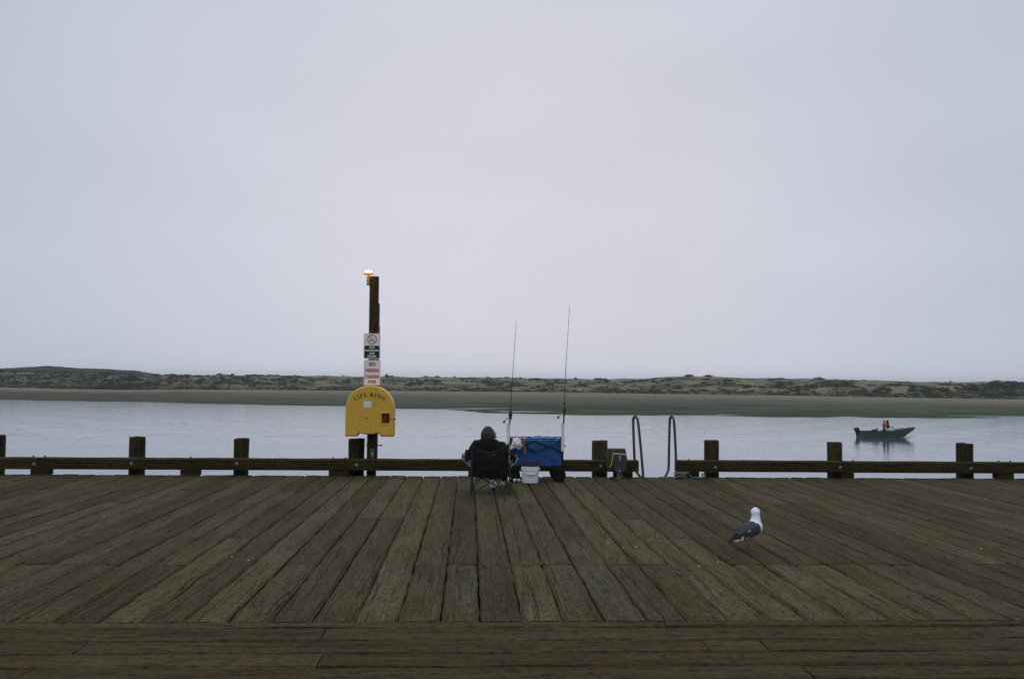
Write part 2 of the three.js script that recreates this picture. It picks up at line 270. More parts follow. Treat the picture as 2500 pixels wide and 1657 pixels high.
// scrub: rough clumps of small leaf faces
function leafClump(n, size, w, h, sd, base, stretch = 1) {
  const r = mulberry(sd), pos = [], nor = [], col = [];
  for (let i = 0; i < n; i++) {
    const a = r() * 2 * Math.PI, rad = Math.pow(r(), 0.6), lump = 0.75 + 0.35 * n2(Math.cos(a) * 1.3 + sd, Math.sin(a) * 1.3 + sd * 2), el = Math.pow(r(), 0.8);
    const x = Math.cos(a) * rad * w * lump * Math.sqrt(1 - 0.7 * el * el), z = Math.sin(a) * rad * w * lump * Math.sqrt(1 - 0.7 * el * el), y = h * el * lump * (1 - 0.35 * rad * rad);
    const d = V(r() - 0.5, r() * 0.9 - 0.1, r() - 0.5).normalize(), u = V(r() - 0.5, r() - 0.5, r() - 0.5).cross(d).normalize(), w2 = new THREE.Vector3().crossVectors(d, u), s = size * (0.6 + 0.8 * r()), v = 0.7 + 0.6 * r();
    const P = [[-s, 0], [s * 0.2, -s * 0.6], [s, 0.1 * s], [0, s * 0.7]].map(([p, q]) => V(x, y, z).addScaledVector(u, p).addScaledVector(w2, q * stretch));
    for (const k of [0, 1, 2, 0, 2, 3]) { pos.push(P[k].x, Math.max(-0.2, P[k].y), P[k].z); nor.push(d.x, d.y, d.z); col.push(base[0] * v, base[1] * v, base[2] * v); }
  }
  const g = new THREE.BufferGeometry(); g.setAttribute('position', new THREE.Float32BufferAttribute(pos, 3)); g.setAttribute('normal', new THREE.Float32BufferAttribute(nor, 3)); g.setAttribute('color', new THREE.Float32BufferAttribute(col, 3)); return g;
}
function scrub(sd, c) { const r = mulberry(sd), out = []; for (let k = 0; k < 4; k++) { const w = 0.5 + 0.9 * r(), g = leafClump(60, 0.19, w, 0.35 + 0.75 * r(), sd * 7 + k, c.map((v) => v * (0.8 + 0.4 * r()))); g.translate((r() - 0.5) * 2.6, 0, (r() - 0.5) * 2); out.push(g); } return mergeGeometries(out); }
const leafMat = matOf([1, 1, 1], 0.9, { vertexColors: true, side: THREE.DoubleSide });
{
  const kinds = [['dune_scrub', scrub(3, [0.05, 0.058, 0.022]), 'low dark green scrub covering the dune slopes', 'scrub', 0], ['dune_scrub', scrub(8, [0.064, 0.058, 0.024]), 'low brownish scrub scattered over the dune slopes', 'scrub', 0], ['dune_grass', leafClump(90, 0.2, 1.4, 0.5, 5, [0.1, 0.092, 0.036], 0.3), 'yellowish dune grass fringing the foot of the dunes', 'grass', 1]];
  kinds.forEach(([name, geo, label, cat, grass], ki) => {
    const M = [], r = mulberry(50 + ki), m4 = new THREE.Matrix4(), q = new THREE.Quaternion();
    for (let tries = 0; tries < 110000 && M.length < (grass ? 7000 : 6500); tries++) {
      const far = !grass && r() < 0.1, d = far ? 700 + 230 * r() : 262 + 240 * r(), x = (far ? -0.62 + 0.35 * r() : -0.62 + 1.3 * r()) * d, s = (d - dBase(x)) / 64;
      if (!far && (s < (grass ? -0.02 : 0.015) || s > 1.15)) continue;
      const v = isVeg(x, d); if (grass ? !(s < 0.16 && r() < 0.75 || v > -0.25 && r() < 0.4) : v < 0.1 + 0.25 * r()) continue;
      if (ki === 1 && n2(x * 0.03, d * 0.05) < -0.1 - 0.4 * sstep(-0.2, -0.4, x / d)) continue;
      const sc = (far ? 1.2 : 0.35 + 1.1 * r() * r() * r()) * (grass ? 0.8 : 1);
      m4.compose(V(x, ground(x, d) - 0.1, -d), q.setFromAxisAngle(V(0, 1, 0), r() * 6.28), V(sc * (0.9 + 0.8 * r()), sc * (0.7 + 0.7 * r()), sc * 1.1)); M.push(m4.clone());
    }
    const I = new THREE.InstancedMesh(geo, leafMat, M.length); M.forEach((m, i) => I.setMatrixAt(i, m)); I.castShadow = I.receiveShadow = true; I.name = numbered(name); scene.add(I);
    tag(I, label, cat, null, 'stuff');
  });
  // bushes that stand out one by one: [x / d, height on the slope 0..1, width, height, label]
  const B = [[0.341, 0.45, 6, 2.3, 'rounded dark bush on pale dune slope, above the gap left of the boat'], [0.374, 0.42, 7.5, 2.1, 'low spreading bush on the dune, second along left of the boat'], [0.412, 0.5, 10, 3.1, 'large domed bush on open sand, directly up the dune from the outboard of the boat'],
    [0.45, 0.32, 5.5, 1.8, 'small bush on the dune just right of the large domed bush'], [0.463, 0.36, 2.6, 1.8, 'narrow upright bush on dune behind the boat bow'], [0.49, 0.36, 5.5, 2.9, 'tall round bush on the dune beyond the boat bow, left of a twin'], [0.505, 0.3, 6, 2.3, 'lower twin bush right of the tall round bush on the dune'],
    [0.56, 0.45, 8, 3, 'broad bush at the left edge of the dark thicket on the right dune'], [0.585, 0.62, 10, 3.6, 'highest bush of the dark thicket breaking the skyline at right'], [0.605, 0.55, 9, 3.2, 'bush in the dark thicket at the right edge of the picture'], [0.575, 0.2, 9, 2.4, 'low bush at the foot of the dark thicket, right dune'], [0.603, 0.22, 10, 2.6, 'lowest rightmost bush of the thicket by the beach'],
    [-0.388, 0.07, 9, 2.9, 'dark brown bush at the beach edge on the left, left half of the clump'], [-0.37, 0.06, 8, 2.2, 'dark bush at the beach edge on the left, right half of the clump'], [-0.36, 0.5, 6.5, 2.8, 'dark bush high on the left dune above the beach clump'], [0.138, 0.98, 3.6, 0.9, 'small lone bush breaking the flat dune skyline behind the right rod'],
    [0.24, 0.97, 5, 1.2, 'bush on top of the dune hump behind the right ladder rail'], [0.262, 0.95, 7, 1.3, 'wide low bush on the right shoulder of the dune hump'], [0.385, 0.98, 6, 1.1, 'low bush on the skyline above the boat']];
  B.forEach(([a, s, w, h, label], i) => {
    let d = 330; for (let k = 0; k < 20; k++) d = dBase(a * d) + 64 * s; const x = a * d;
    const t = thing('dune_bush', label, 'bush', [x, ground(x, d) - 0.15, -d], i * 1.3, 'bushes that stand out on the dunes');
    part('foliage', leafClump(Math.round(160 + w * h * 34), 0.22, w / 2, h, 100 + i, i === 12 || i === 13 ? [0.046, 0.034, 0.015] : [0.042, 0.047, 0.02]), leafMat, t);
    part('stem', [0, 1, 2, 3].map((k) => bar(V(0.2 * k - 0.3, -0.2, 0), V(Math.cos(k * 2) * w * 0.25, h * 0.6, Math.sin(k * 2) * w * 0.2), 0.09, 0.03, 6)), matOf([0.06, 0.045, 0.03], 0.9), t);
  });
}

// ---------- pier deck ----------
const PITCH = 0.2876, EDGE = -15.8, FRONT = -6.38;
const deck = new THREE.Group(); deck.name = 'pier_deck'; scene.add(deck); tag(deck, 'weathered timber pier deck of wide planks', null, null, 'structure');
const deckMats = [woodMat(0.32, 0.285, 0.175), woodMat(0.265, 0.235, 0.135), woodMat(0.39, 0.36, 0.25), woodMat(0.29, 0.24, 0.125), woodMat(0.235, 0.19, 0.085), woodMat(0.32, 0.3, 0.22)];
const nails = [], rows = [-6.5, -7.0, -8.3, -9.7, -11.05, -12.4, -13.75, -15.1];
{
  const laid = [];
  for (let k = -37; k < 44; k++) {
    const x0 = -0.192 + k * PITCH + 0.008 * n2(k * 3.3, 1), x1 = -0.192 + (k + 1) * PITCH + 0.008 * n2((k + 1) * 3.3, 1);
    const cuts = []; const q = rng();
    if (q < 0.55) cuts.push(-8.3 - 0.05 * rng()); else if (q < 0.72) cuts.push(-9.7); else if (q < 0.86) cuts.push(-11.05); else cuts.push(-12.4 - 0.02 * rng());
    if (cuts[0] > -9 && rng() < 0.45) cuts.push(rng() < 0.5 ? -12.4 : -13.75);
    const zs = [FRONT - 0.012 * rng(), ...cuts, EDGE - 0.03 - 0.07 * rng() * rng()];
    for (let i = 0; i < zs.length - 1; i++) {
      const a = zs[i] - (i ? 0.008 : 0), b = zs[i + 1] + (i < zs.length - 2 ? 0.008 : 0), L = a - b, gap = 0.006 + 0.006 * rng() + 0.006 * rng() * rng();
      const m = part('plank', timber(L, x1 - x0 - gap, 0.085, { seg: Math.round(L / 0.17), chamfer: rnd(0.007, 0.015), jit: 0.0058, e0: rnd(-0.01, 0.01), e1: rnd(-0.01, 0.01) }), deckMats[Math.floor(rng() * 3 + (rng() < 0.42 ? 3 : 0))], deck);
      m.rotation.set(rnd(-1, 1) * 0.0007, Math.PI / 2, 0); m.rotation.order = 'YXZ'; m.rotation.x = rnd(-0.011, 0.011); m.position.set((x0 + x1) / 2, rnd(-0.006, 0.001), (a + b) / 2); laid.push(m);
    }
    for (const z of rows) for (const f of [0.2, 0.78]) if (rng() < 0.85) nails.push([lerp(x0, x1, f + rnd(-0.06, 0.06)), z + rnd(-0.035, 0.035)]);
  }
  // foreground boards running across the pier
  const bounds = [-6.384, -6.235, -5.935, -5.66, -5.395, -5.12, -4.83, -4.54, -4.25, -3.96, -3.67, -3.38];
  const joints = [[-4.3, 1.35], [-0.93, 5.5], [-2.35, 1.5, 1.87], [-0.86, 4.5], [-3.2, 1.95], [-0.4, 3.4], [-2.4, 2.2], [1.1], [-1.6, 3], [0.4], [-2.8, 2.6]];
  for (let r = 0; r < bounds.length - 1; r++) {
    const z0 = bounds[r], z1 = bounds[r + 1], xs = [-8.2 - 0.3 * r, ...joints[r], 9.4 - 0.3 * r];
    for (let i = 0; i < xs.length - 1; i++) {
      const L = xs[i + 1] - xs[i] - 0.008, m = part('plank', timber(L, z1 - z0 - rnd(0.01, 0.016), 0.085, { seg: Math.round(L / 0.24), chamfer: rnd(0.008, 0.014), jit: 0.0045, e0: rnd(-0.01, 0.01), e1: rnd(-0.01, 0.01) }), deckMats[[4, 3, 4, 1, 4][(r * 2 + i) % 5]], deck);
      m.position.set((xs[i] + xs[i + 1]) / 2, rnd(-0.005, 0.001), (z0 + z1) / 2); m.rotation.x = rnd(-0.012, 0.012);
    }
  }
  // the deck behind the photographer, beyond the pieces one can see
  const rest = []; for (let z = -3.35; z < 4; z += 0.29) rest.push(timber(16, 0.28, 0.085, { seg: 8 }).translate(0.5, -0.004, z + 0.15));
  const rm = part('plank_field', rest, deckMats[3], deck); rm.userData.kind = 'stuff';
  const ng = new THREE.CylinderGeometry(0.0075, 0.0075, 0.006, 7);
  const nm = part('nail_head', nails.map(([x, z]) => ng.clone().translate(x, 0.0005, z)), matOf([0.05, 0.03, 0.018], 0.8), deck); nm.userData.kind = 'stuff';
  for (const z of [-6.45, -7.0, -8.3, -9.7, -11.05, -12.4, -13.75, -15.1, -15.62]) part('stringer', timber(24, 0.2, 0.3, { seg: 6 }).translate(0.6, -0.1, z), deckMats[4], deck);
  for (let z = -5.8; z < 4; z += 1.4) part('stringer', timber(18, 0.2, 0.3, { seg: 6 }).translate(0.6, -0.1, z), deckMats[4], deck);
}

// ---------- bull rails, piles ----------
const railMats = [woodMat(0.2, 0.165, 0.1), woodMat(0.15, 0.13, 0.08)], steel = matOf([0.3, 0.3, 0.28], 0.5, { metalness: 0.7, map: grime }), rust = matOf([0.12, 0.06, 0.03], 0.8);
function rail(label, spans, blocks, bolts, nubs) {
  const t = thing('bull_rail', label, 'rail', [(spans[0][0] + spans[spans.length - 1][1]) / 2, 0, -15.85], 0, 'low timber rails along the pier edge'), ox = t.position.x;
  for (const [a, b] of spans) { const L = b - a - 0.006, m = part('beam', timber(L, 0.2, 0.188, { chamfer: 0.012, jit: 0.0075, seg: Math.round(L / 0.2) }), railMats[0], t); m.position.set((a + b) / 2 - ox, 0.285 + rnd(-0.004, 0.003), 0); m.rotation.x = rnd(-0.02, 0.02); }
  for (const [a, b] of blocks) part('block', timber(b - a, 0.19, 0.099, { chamfer: 0.006, seg: 4 }).translate((a + b) / 2 - ox, 0.096, 0), railMats[1], t);
  for (const [x, y] of bolts) part('bolt', [new THREE.CylinderGeometry(0.028, 0.028, 0.006, 16).rotateX(Math.PI / 2).translate(x - ox, y, 0.102), new THREE.CylinderGeometry(0.015, 0.015, 0.018, 6).rotateX(Math.PI / 2).translate(x - ox, y, 0.112)], steel, t);
  for (const x of nubs) part('bolt', [new THREE.CylinderGeometry(0.024, 0.026, 0.008, 12).translate(x - ox, 0.288, 0.01), new THREE.CylinderGeometry(0.013, 0.014, 0.028, 6).translate(x - ox, 0.3, 0.01)], rust, t);
}
rail('long dark timber rail on blocks, from the left frame edge to the ladder', [[-11.5, -7.15], [-7.15, -2.2], [-2.2, 2.915]], [[-10.4, -10.1], [-7.29, -7.0], [-4.835, -4.537], [-2.365, -2.03], [-0.01, 0.3], [0.5, 0.78], [2.495, 2.807]], [[-7.232, 0.183], [-5.641, 0.2], [-3.902, 0.205], [-1.902, 0.189], [2.255, 0.195]], [-7.288, -7.1, -4.693, -2.307, -2.093]);
rail('dark timber rail on blocks, from the ladder to the right frame edge', [[3.57, 6.56], [6.56, 13]], [[3.649, 3.958], [6.458, 6.671], [9.235, 9.515], [11.6, 11.9]], [[4.237, 0.18], [6.423, 0.19], [8.746, 0.185]], [3.799, 6.683, 9.29, 9.504]);
const pileMats = [woodMat(0.18, 0.165, 0.11), woodMat(0.24, 0.22, 0.15), woodMat(0.3, 0.28, 0.2)];
[[-8.045, 0.136, 0.622, 0, 'weathered round pile cut off by the left frame edge'], [-5.684, 0.131, 0.609, 0, 'round dark pile behind the rail, second from the left edge'], [-3.919, 0.126, 0.592, 0, 'round dark pile behind the rail, nearest left of the life ring box'], [-1.95, 0.138, 0.6, 0, 'round pile beside the signpost under the yellow life ring box'], [2.292, 0.134, 0.594, 2, 'greyish round pile between the blue wagon and the ladder'], [4.271, 0.126, 0.606, 1, 'round pile nearest right of the ladder'], [6.478, 0.126, 0.59, 1, 'round pile behind the rail, just left below the boat'], [8.843, 0.139, 0.589, 0, 'rightmost round pile behind the rail']].forEach(([x, r, top, m, label]) => {
  const o = part('pile', roundWood(top + 7.5, r, { rows: 30, taper: -0.02 }), pileMats[m], scene); o.position.set(x, -7.5, -16.13); o.rotation.y = x * 3; tag(o, label, 'pile', 'piles along the pier edge');
});

// ---------- signpost with lamp, signs, life ring box ----------
const sansB = await new FontLoader().loadAsync('fonts/droid/droid_sans_bold.typeface.json'), serifB = await new FontLoader().loadAsync('fonts/droid/droid_serif_bold.typeface.json');
const galv = matOf([0.42, 0.41, 0.38], 0.45, { metalness: 0.6, map: grime }), blackM = matOf([0.012, 0.012, 0.011], 0.6), darkM = matOf([0.03, 0.03, 0.026], 0.65);
{
  const t = thing('sign_post', 'tall square brown timber post with a lamp on top and conduit on its side', 'post', [-1.68, 0, -16.06]);
  part('shaft', timber(5.9, 0.15, 0.15, { seg: 16, chamfer: 0.006, jit: 0.003 }).rotateZ(Math.PI / 2).translate(-0.075, 0.47, 0), woodMat(0.3, 0.22, 0.1), t);
  part('conduit', [bar(V(0.092, 0.2, 0.03), V(0.092, 2.95, 0.03), 0.014), box(0.035, 0.12, 0.05, 0.094, 2.5, 0.03), ...[0.6, 1.4, 2.2, 2.9].map((y) => box(0.03, 0.025, 0.06, 0.085, y, 0.03))], matOf([0.1, 0.1, 0.09], 0.6), t);
  part('bolt', [bar(V(-0.1, 0.5, 0.02), V(0.19, 0.5, 0.02), 0.009), new THREE.CylinderGeometry(0.02, 0.02, 0.014, 6).rotateZ(Math.PI / 2).translate(0.16, 0.5, 0.02)], rust, t);
  part('shackle', [new THREE.TorusGeometry(0.028, 0.007, 8, 20).translate(0.02, 0.42, 0.088), box(0.05, 0.06, 0.02, 0.02, 0.36, 0.088, 0.008), new THREE.TorusGeometry(0.02, 0.006, 8, 16).translate(0.02, 0.31, 0.088)], galv, t);
  const L = part('lamp', [box(0.052, 0.15, 0.1, -0.1, 3.34, 0.02, 0.008), box(0.03, 0.02, 0.12, -0.1, 3.42, 0.02), bar(V(-0.1, 3.41, 0.03), V(-0.1, 3.46, 0.03), 0.012)], matOf([0.45, 0.33, 0.14], 0.5, { metalness: 0.3, map: grime }), t);
  part('lamp_guard', [bar(V(-0.185, 3.455, 0.03), V(-0.185, 3.52, 0.03), 0.006), bar(V(-0.015, 3.455, 0.03), V(-0.015, 3.52, 0.03), 0.006), new THREE.CylinderGeometry(0.085, 0.085, 0.008, 24).translate(-0.1, 3.46, 0.03)], matOf([0.25, 0.12, 0.08], 0.6), L);
  part('lamp_glass', new THREE.LatheGeometry([[0, 0.03], [0.05, 0.028], [0.074, 0.02], [0.08, 0], [0.074, -0.02], [0, -0.022]].map((p) => new THREE.Vector2(...p)), 28).translate(-0.1, 3.49, 0.03), matOf([0.5, 0.3, 0.2], 0.3, { emissive: lin(1, 0.72, 0.5), emissiveIntensity: 3 }), L);
  part('lens_rim', [new THREE.TorusGeometry(0.083, 0.012, 8, 28).rotateX(Math.PI / 2).translate(-0.1, 3.478, 0.03), new THREE.TorusGeometry(0.066, 0.011, 8, 28).rotateX(Math.PI / 2).translate(-0.1, 3.515, 0.03)], matOf([0.5, 0.2, 0.1], 0.4, { emissive: lin(1, 0.3, 0.12), emissiveIntensity: 1.6 }), L);
  const pl = new THREE.PointLight(lin(1, 0.56, 0.25), 0.11); pl.position.set(-0.1, 3.49, 0.13); pl.castShadow = true; pl.shadow.radius = 3; t.add(pl);
}
function signFace(w, h, draw, W = 512) {
  const H = Math.round(W * h / w), c = document.createElement('canvas'); c.width = W; c.height = H; const g = c.getContext('2d'); draw(g, W, H);
  const r = mulberry(W + H); for (let i = 0; i < 240; i++) { g.fillStyle = `rgba(90,70,50,${0.03 + 0.06 * r()})`; g.beginPath(); g.ellipse(r() * W, r() * H, 2 + 14 * r() * r(), 2 + 10 * r() * r(), r() * 3, 0, 7); g.fill(); }
  const t = new THREE.CanvasTexture(c); t.colorSpace = THREE.SRGBColorSpace; t.needsUpdate = true; return t;
}
function plate(w, h, r) { const s = new THREE.Shape(), x = -w / 2, y = -h / 2; s.moveTo(x + r, y); s.lineTo(x + w - r, y); s.absarc(x + w - r, y + r, r, -Math.PI / 2, 0); s.lineTo(x + w, y + h - r); s.absarc(x + w - r, y + h - r, r, 0, Math.PI / 2); s.lineTo(x + r, y + h); s.absarc(x + r, y + h - r, r, Math.PI / 2, Math.PI); s.lineTo(x, y + r); s.absarc(x + r, y + r, r, Math.PI, 1.5 * Math.PI); return s; }
function sign(name, label, x, y, w, h, draw) {
  const t = thing(name, label, 'sign', [x, y, -15.98]);
  part('plate', new THREE.ExtrudeGeometry(plate(w, h, 0.018), { depth: 0.003, bevelEnabled: false }), matOf([0.5, 0.5, 0.48], 0.5, { metalness: 0.4 }), t);
  const g = new THREE.ShapeGeometry(plate(w - 0.002, h - 0.002, 0.017)), p = g.attributes.position; for (let i = 0; i < p.count; i++) g.attributes.uv.setXY(i, p.getX(i) / w + 0.5, p.getY(i) / h + 0.5);
  const f = part('face', g, matOf([1, 1, 1], 0.55, { map: signFace(w, h, draw) }), t); f.position.z = 0.0045;
  for (const sy of [-1, 1]) part('bolt', new THREE.SphereGeometry(0.008, 10, 6).scale(1, 1, 0.5).translate(0, sy * (h / 2 - 0.016), 0.005), rust, t);
}
sign('no_smoking_sign', 'white sign with a red no smoking circle and a black text panel', -1.694, 2.209, 0.287, 0.441, (g, W, H) => {
  const k = H / 330; g.fillStyle = '#f2e6df'; g.fillRect(0, 0, W, H);
  const cx = W * 0.5, cy = 80 * k, R = 56 * k; g.lineWidth = 13 * k; g.strokeStyle = '#b23a22';
  g.fillStyle = '#111'; g.fillRect(cx - 38 * k, cy + 8 * k, 60 * k, 11 * k); g.fillRect(cx + 25 * k, cy + 8 * k, 5 * k, 11 * k); g.strokeStyle = '#55504a'; g.lineWidth = 3 * k; g.beginPath(); g.moveTo(cx + 28 * k, cy + 4 * k); g.bezierCurveTo(cx + 30 * k, cy - 18 * k, cx + 10 * k, cy - 14 * k, cx + 16 * k, cy - 32 * k); g.stroke();
  g.strokeStyle = '#b23a22'; g.lineWidth = 11 * k; g.beginPath(); g.arc(cx, cy, R, 0, 7); g.stroke(); g.beginPath(); g.moveTo(cx - R * 0.7, cy - R * 0.7); g.lineTo(cx + R * 0.7, cy + R * 0.7); g.stroke();
  g.fillStyle = '#15170c'; g.beginPath(); g.roundRect(W * 0.05, 160 * k, W * 0.9, 160 * k, 14 * k); g.fill();
  g.fillStyle = '#e8e6d6'; g.textAlign = 'center'; g.textBaseline = 'middle';
  ['NO', 'SMOKING', 'ON', 'PIER'].forEach((s, i) => { g.save(); g.translate(cx, (184 + 37.5 * i) * k); g.font = `bold ${33 * k}px sans-serif`; const w = g.measureText(s).width, want = [0.34, 0.82, 0.33, 0.55][i] * W; g.scale(want / w, 1); g.fillText(s, 0, 0); g.lineWidth = 3; g.strokeStyle = '#e8e6d6'; g.strokeText(s, 0, 0); g.restore(); });
});
sign('no_parking_sign', 'white sign with red no parking loading zone lettering above the yellow box', -1.685, 1.752, 0.283, 0.434, (g, W, H) => {
  g.fillStyle = '#f2e6e0'; g.fillRect(0, 0, W, H); g.strokeStyle = '#7d6a62'; g.lineWidth = 6; g.beginPath(); g.roundRect(14, 14, W - 28, H - 28, 26); g.stroke();
  g.fillStyle = '#a53424'; g.textAlign = 'center'; g.textBaseline = 'middle';
  [['NO', 0.17, 0.42, 150], ['PARKING', 0.42, 0.82, 140], ['LOADING', 0.66, 0.84, 130], ['ZONE', 0.86, 0.5, 120]].forEach(([s, y, w, px]) => { g.save(); g.translate(W / 2, H * y); g.font = `bold ${px}px sans-serif`; g.scale(w * W / g.measureText(s).width, 1); g.fillText(s, 0, 0); g.lineWidth = 9; g.strokeStyle = '#a53424'; g.strokeText(s, 0, 0); g.restore(); });
});
{
  const Wd = 0.414, top = 0.862, t = thing('life_ring_box', 'domed yellow plastic life ring box mounted on the signpost', 'box', [-1.69, 0.668, -15.985]);
  const s = new THREE.Shape(); s.moveTo(-Wd + 0.01, 0); s.lineTo(-0.215, 0.002); s.lineTo(-0.172, 0.055); s.quadraticCurveTo(-0.12, 0.05, -0.08, 0.035); s.lineTo(0.06, 0.035); s.quadraticCurveTo(0.1, 0.05, 0.135, 0.055); s.lineTo(0.205, 0); s.lineTo(Wd - 0.01, 0.002); s.lineTo(Wd, 0.03); s.lineTo(Wd - 0.003, 0.47); s.bezierCurveTo(Wd - 0.01, 0.7, 0.24, top, 0, top); s.bezierCurveTo(-0.24, top, -Wd + 0.01, 0.7, -Wd + 0.003, 0.47); s.lineTo(-Wd, 0.03); s.closePath();
  const hole = new THREE.Path(); hole.moveTo(0.2, 0.225); hole.lineTo(0.325, 0.225); hole.lineTo(0.325, 0.392); hole.lineTo(0.2, 0.392); hole.closePath(); s.holes.push(hole);
  const yl = matOf([0.78, 0.43, 0.04], 0.5, { map: grime });
  part('shell', new THREE.ExtrudeGeometry(s, { depth: 0.17, bevelEnabled: true, bevelThickness: 0.045, bevelSize: 0.022, bevelSegments: 6, bevelOffset: -0.022, curveSegments: 24 }).translate(0, 0, 0.03), yl, t);
  const s2 = s.clone(); s2.holes = []; part('back_panel', new THREE.ExtrudeGeometry(s2, { depth: 0.012, bevelEnabled: false, curveSegments: 20 }).translate(0, 0, -0.002), yl, t);
  part('pocket_frame', [box(0.16, 0.02, 0.02, 0.262, 0.402, 0.243), box(0.13, 0.018, 0.02, 0.262, 0.213, 0.243), box(0.018, 0.17, 0.02, 0.197, 0.308, 0.243)], yl, t);
  part('latch', [bar(V(0.315, 0.3, 0.24), V(0.445, 0.3, 0.235), 0.008), box(0.03, 0.03, 0.012, 0.335, 0.3, 0.24)], blackM, t);
  const ltr = [], txt = 'LIFE RING', R = 0.46, cx0 = -0.003, cy0 = 0.675 - R;
  const wid = [...txt].map((ch) => { if (ch === ' ') return 0.03; const g = new TextGeometry(ch, { font: serifB, size: 0.066, depth: 0.002, curveSegments: 4 }); g.computeBoundingBox(); return g.boundingBox.max.x + 0.009; });
  let run = -wid.reduce((a, b) => a + b) / 2; [...txt].forEach((ch, i) => { const w = wid[i], a = (run + w / 2) / R; run += w; if (ch === ' ') return; const g = new TextGeometry(ch, { font: serifB, size: 0.066, depth: 0.002, curveSegments: 4 }); g.translate(-w / 2, 0, 0).rotateZ(-a).translate(cx0 + R * Math.sin(a), cy0 + R * Math.cos(a), 0.246); ltr.push(g); });
  part('lettering', ltr, matOf([0.018, 0.022, 0.008], 0.7), t);
  part('sticker', box(0.133, 0.105, 0.003, -0.04, 0.545, 0.2465, 0.001), matOf([0.8, 0.8, 0.83], 0.6, { map: grime }), t);
  const stain = (x, y, r, sd) => { const sh = new THREE.Shape(); for (let i = 0; i <= 26; i++) { const a = i / 26 * 6.283, q = r * (0.7 + 0.4 * n2(Math.cos(a) * 1.6 + sd, Math.sin(a) * 1.6)); i ? sh.lineTo(q * Math.cos(a), q * Math.sin(a)) : sh.moveTo(q, 0); } return new THREE.ShapeGeometry(sh).translate(x, y, 0.2456); };
  for (const q of [[0.09, 0.55, 0.045, 1], [-0.05, 0.31, 0.04, 4], [-0.15, 0.33, 0.03, 6]]) part('stain', stain(...q), matOf([0.47, 0.28, 0.03], 0.6), t);
  const ring = thing('life_ring', 'orange life ring stowed inside the yellow box, seen through its pocket', 'life ring', [-1.69, 1.08, -15.85]);
  part('float', new THREE.TorusGeometry(0.27, 0.062, 14, 40), matOf([0.24, 0.035, 0.014], 0.6), ring); part('grab_line', new THREE.TorusGeometry(0.33, 0.008, 6, 40), matOf([0.5, 0.48, 0.4], 0.8), ring);
}

// ---------- boarding ladder ----------
{
  const t = thing('boarding_ladder', 'pair of bent tube ladder handrails rising at the gap in the rail', 'ladder', [3.2, 0, -15.9]), m = matOf([0.085, 0.075, 0.05], 0.5, { metalness: 0.5, map: grime });
  const P = (a) => a.map(([x, y, z]) => V(x - 3.2, y, z + 15.9));
  part('handrail', tube(P([[3.0, -0.03, -15.83], [2.996, 0.08, -15.83], [2.96, 0.55, -15.87], [2.925, 0.93, -15.91], [2.91, 1.01, -15.95], [2.893, 1.035, -16.0], [2.876, 1.0, -16.06], [2.87, 0.93, -16.08], [2.885, 0.5, -16.08], [2.905, 0.15, -16.08], [2.93, 0.06, -16.05], [2.99, -0.03, -15.96]]), 0.0225, 90, 10), m, t);
  part('handrail', tube(P([[3.582, -0.03, -15.83], [3.58, 0.08, -15.83], [3.57, 0.55, -15.87], [3.556, 0.93, -15.91], [3.548, 1.01, -15.95], [3.533, 1.037, -16.0], [3.52, 1.0, -16.06], [3.516, 0.93, -16.08], [3.505, 0.5, -16.08], [3.498, 0.15, -16.08], [3.47, 0.06, -16.05], [3.40, -0.03, -15.96]]), 0.0225, 90, 10), m, t);
  for (const x of [2.98, 3.42]) part('stile', bar(V(x - 3.2, -0.02, -0.06), V(x - 3.2, -5.5, -0.1), 0.02), m, t);
  for (let y = -0.35; y > -5.3; y -= 0.3) part('rung', bar(V(-0.22, y, -0.08), V(0.22, y, -0.08), 0.014), m, t);
}
// ---------- rope by the ladder ----------
{
  const pts = []; for (let i = 0; i < 75; i++) { const a = i * 0.52, r = 0.1 + 0.025 * Math.sin(i * 1.7); pts.push(V(3.62 + r * 0.95 * Math.cos(a) + 0.05 * n2(i * 0.1, 3), 0.014 + 0.0011 * i + 0.012 * Math.abs(n2(i * 0.7, 1)), -15.64 + r * 0.55 * Math.sin(a))); }
  pts.push(V(3.76, 0.05, -15.63), V(3.8, 0.018, -15.62), V(3.86, 0.014, -15.6), V(3.92, 0.014, -15.63), V(3.99, 0.014, -15.62), V(4.03, 0.04, -15.64), V(4.02, 0.075, -15.65), V(3.985, 0.06, -15.66), V(4.0, 0.02, -15.66));
  tag(part('rope', tube(pts, 0.0135, 420, 7), matOf([0.1, 0.125, 0.11], 0.9, { map: grime }), scene), 'tangled grey green rope heaped at the foot of the right ladder rail', 'rope');
}
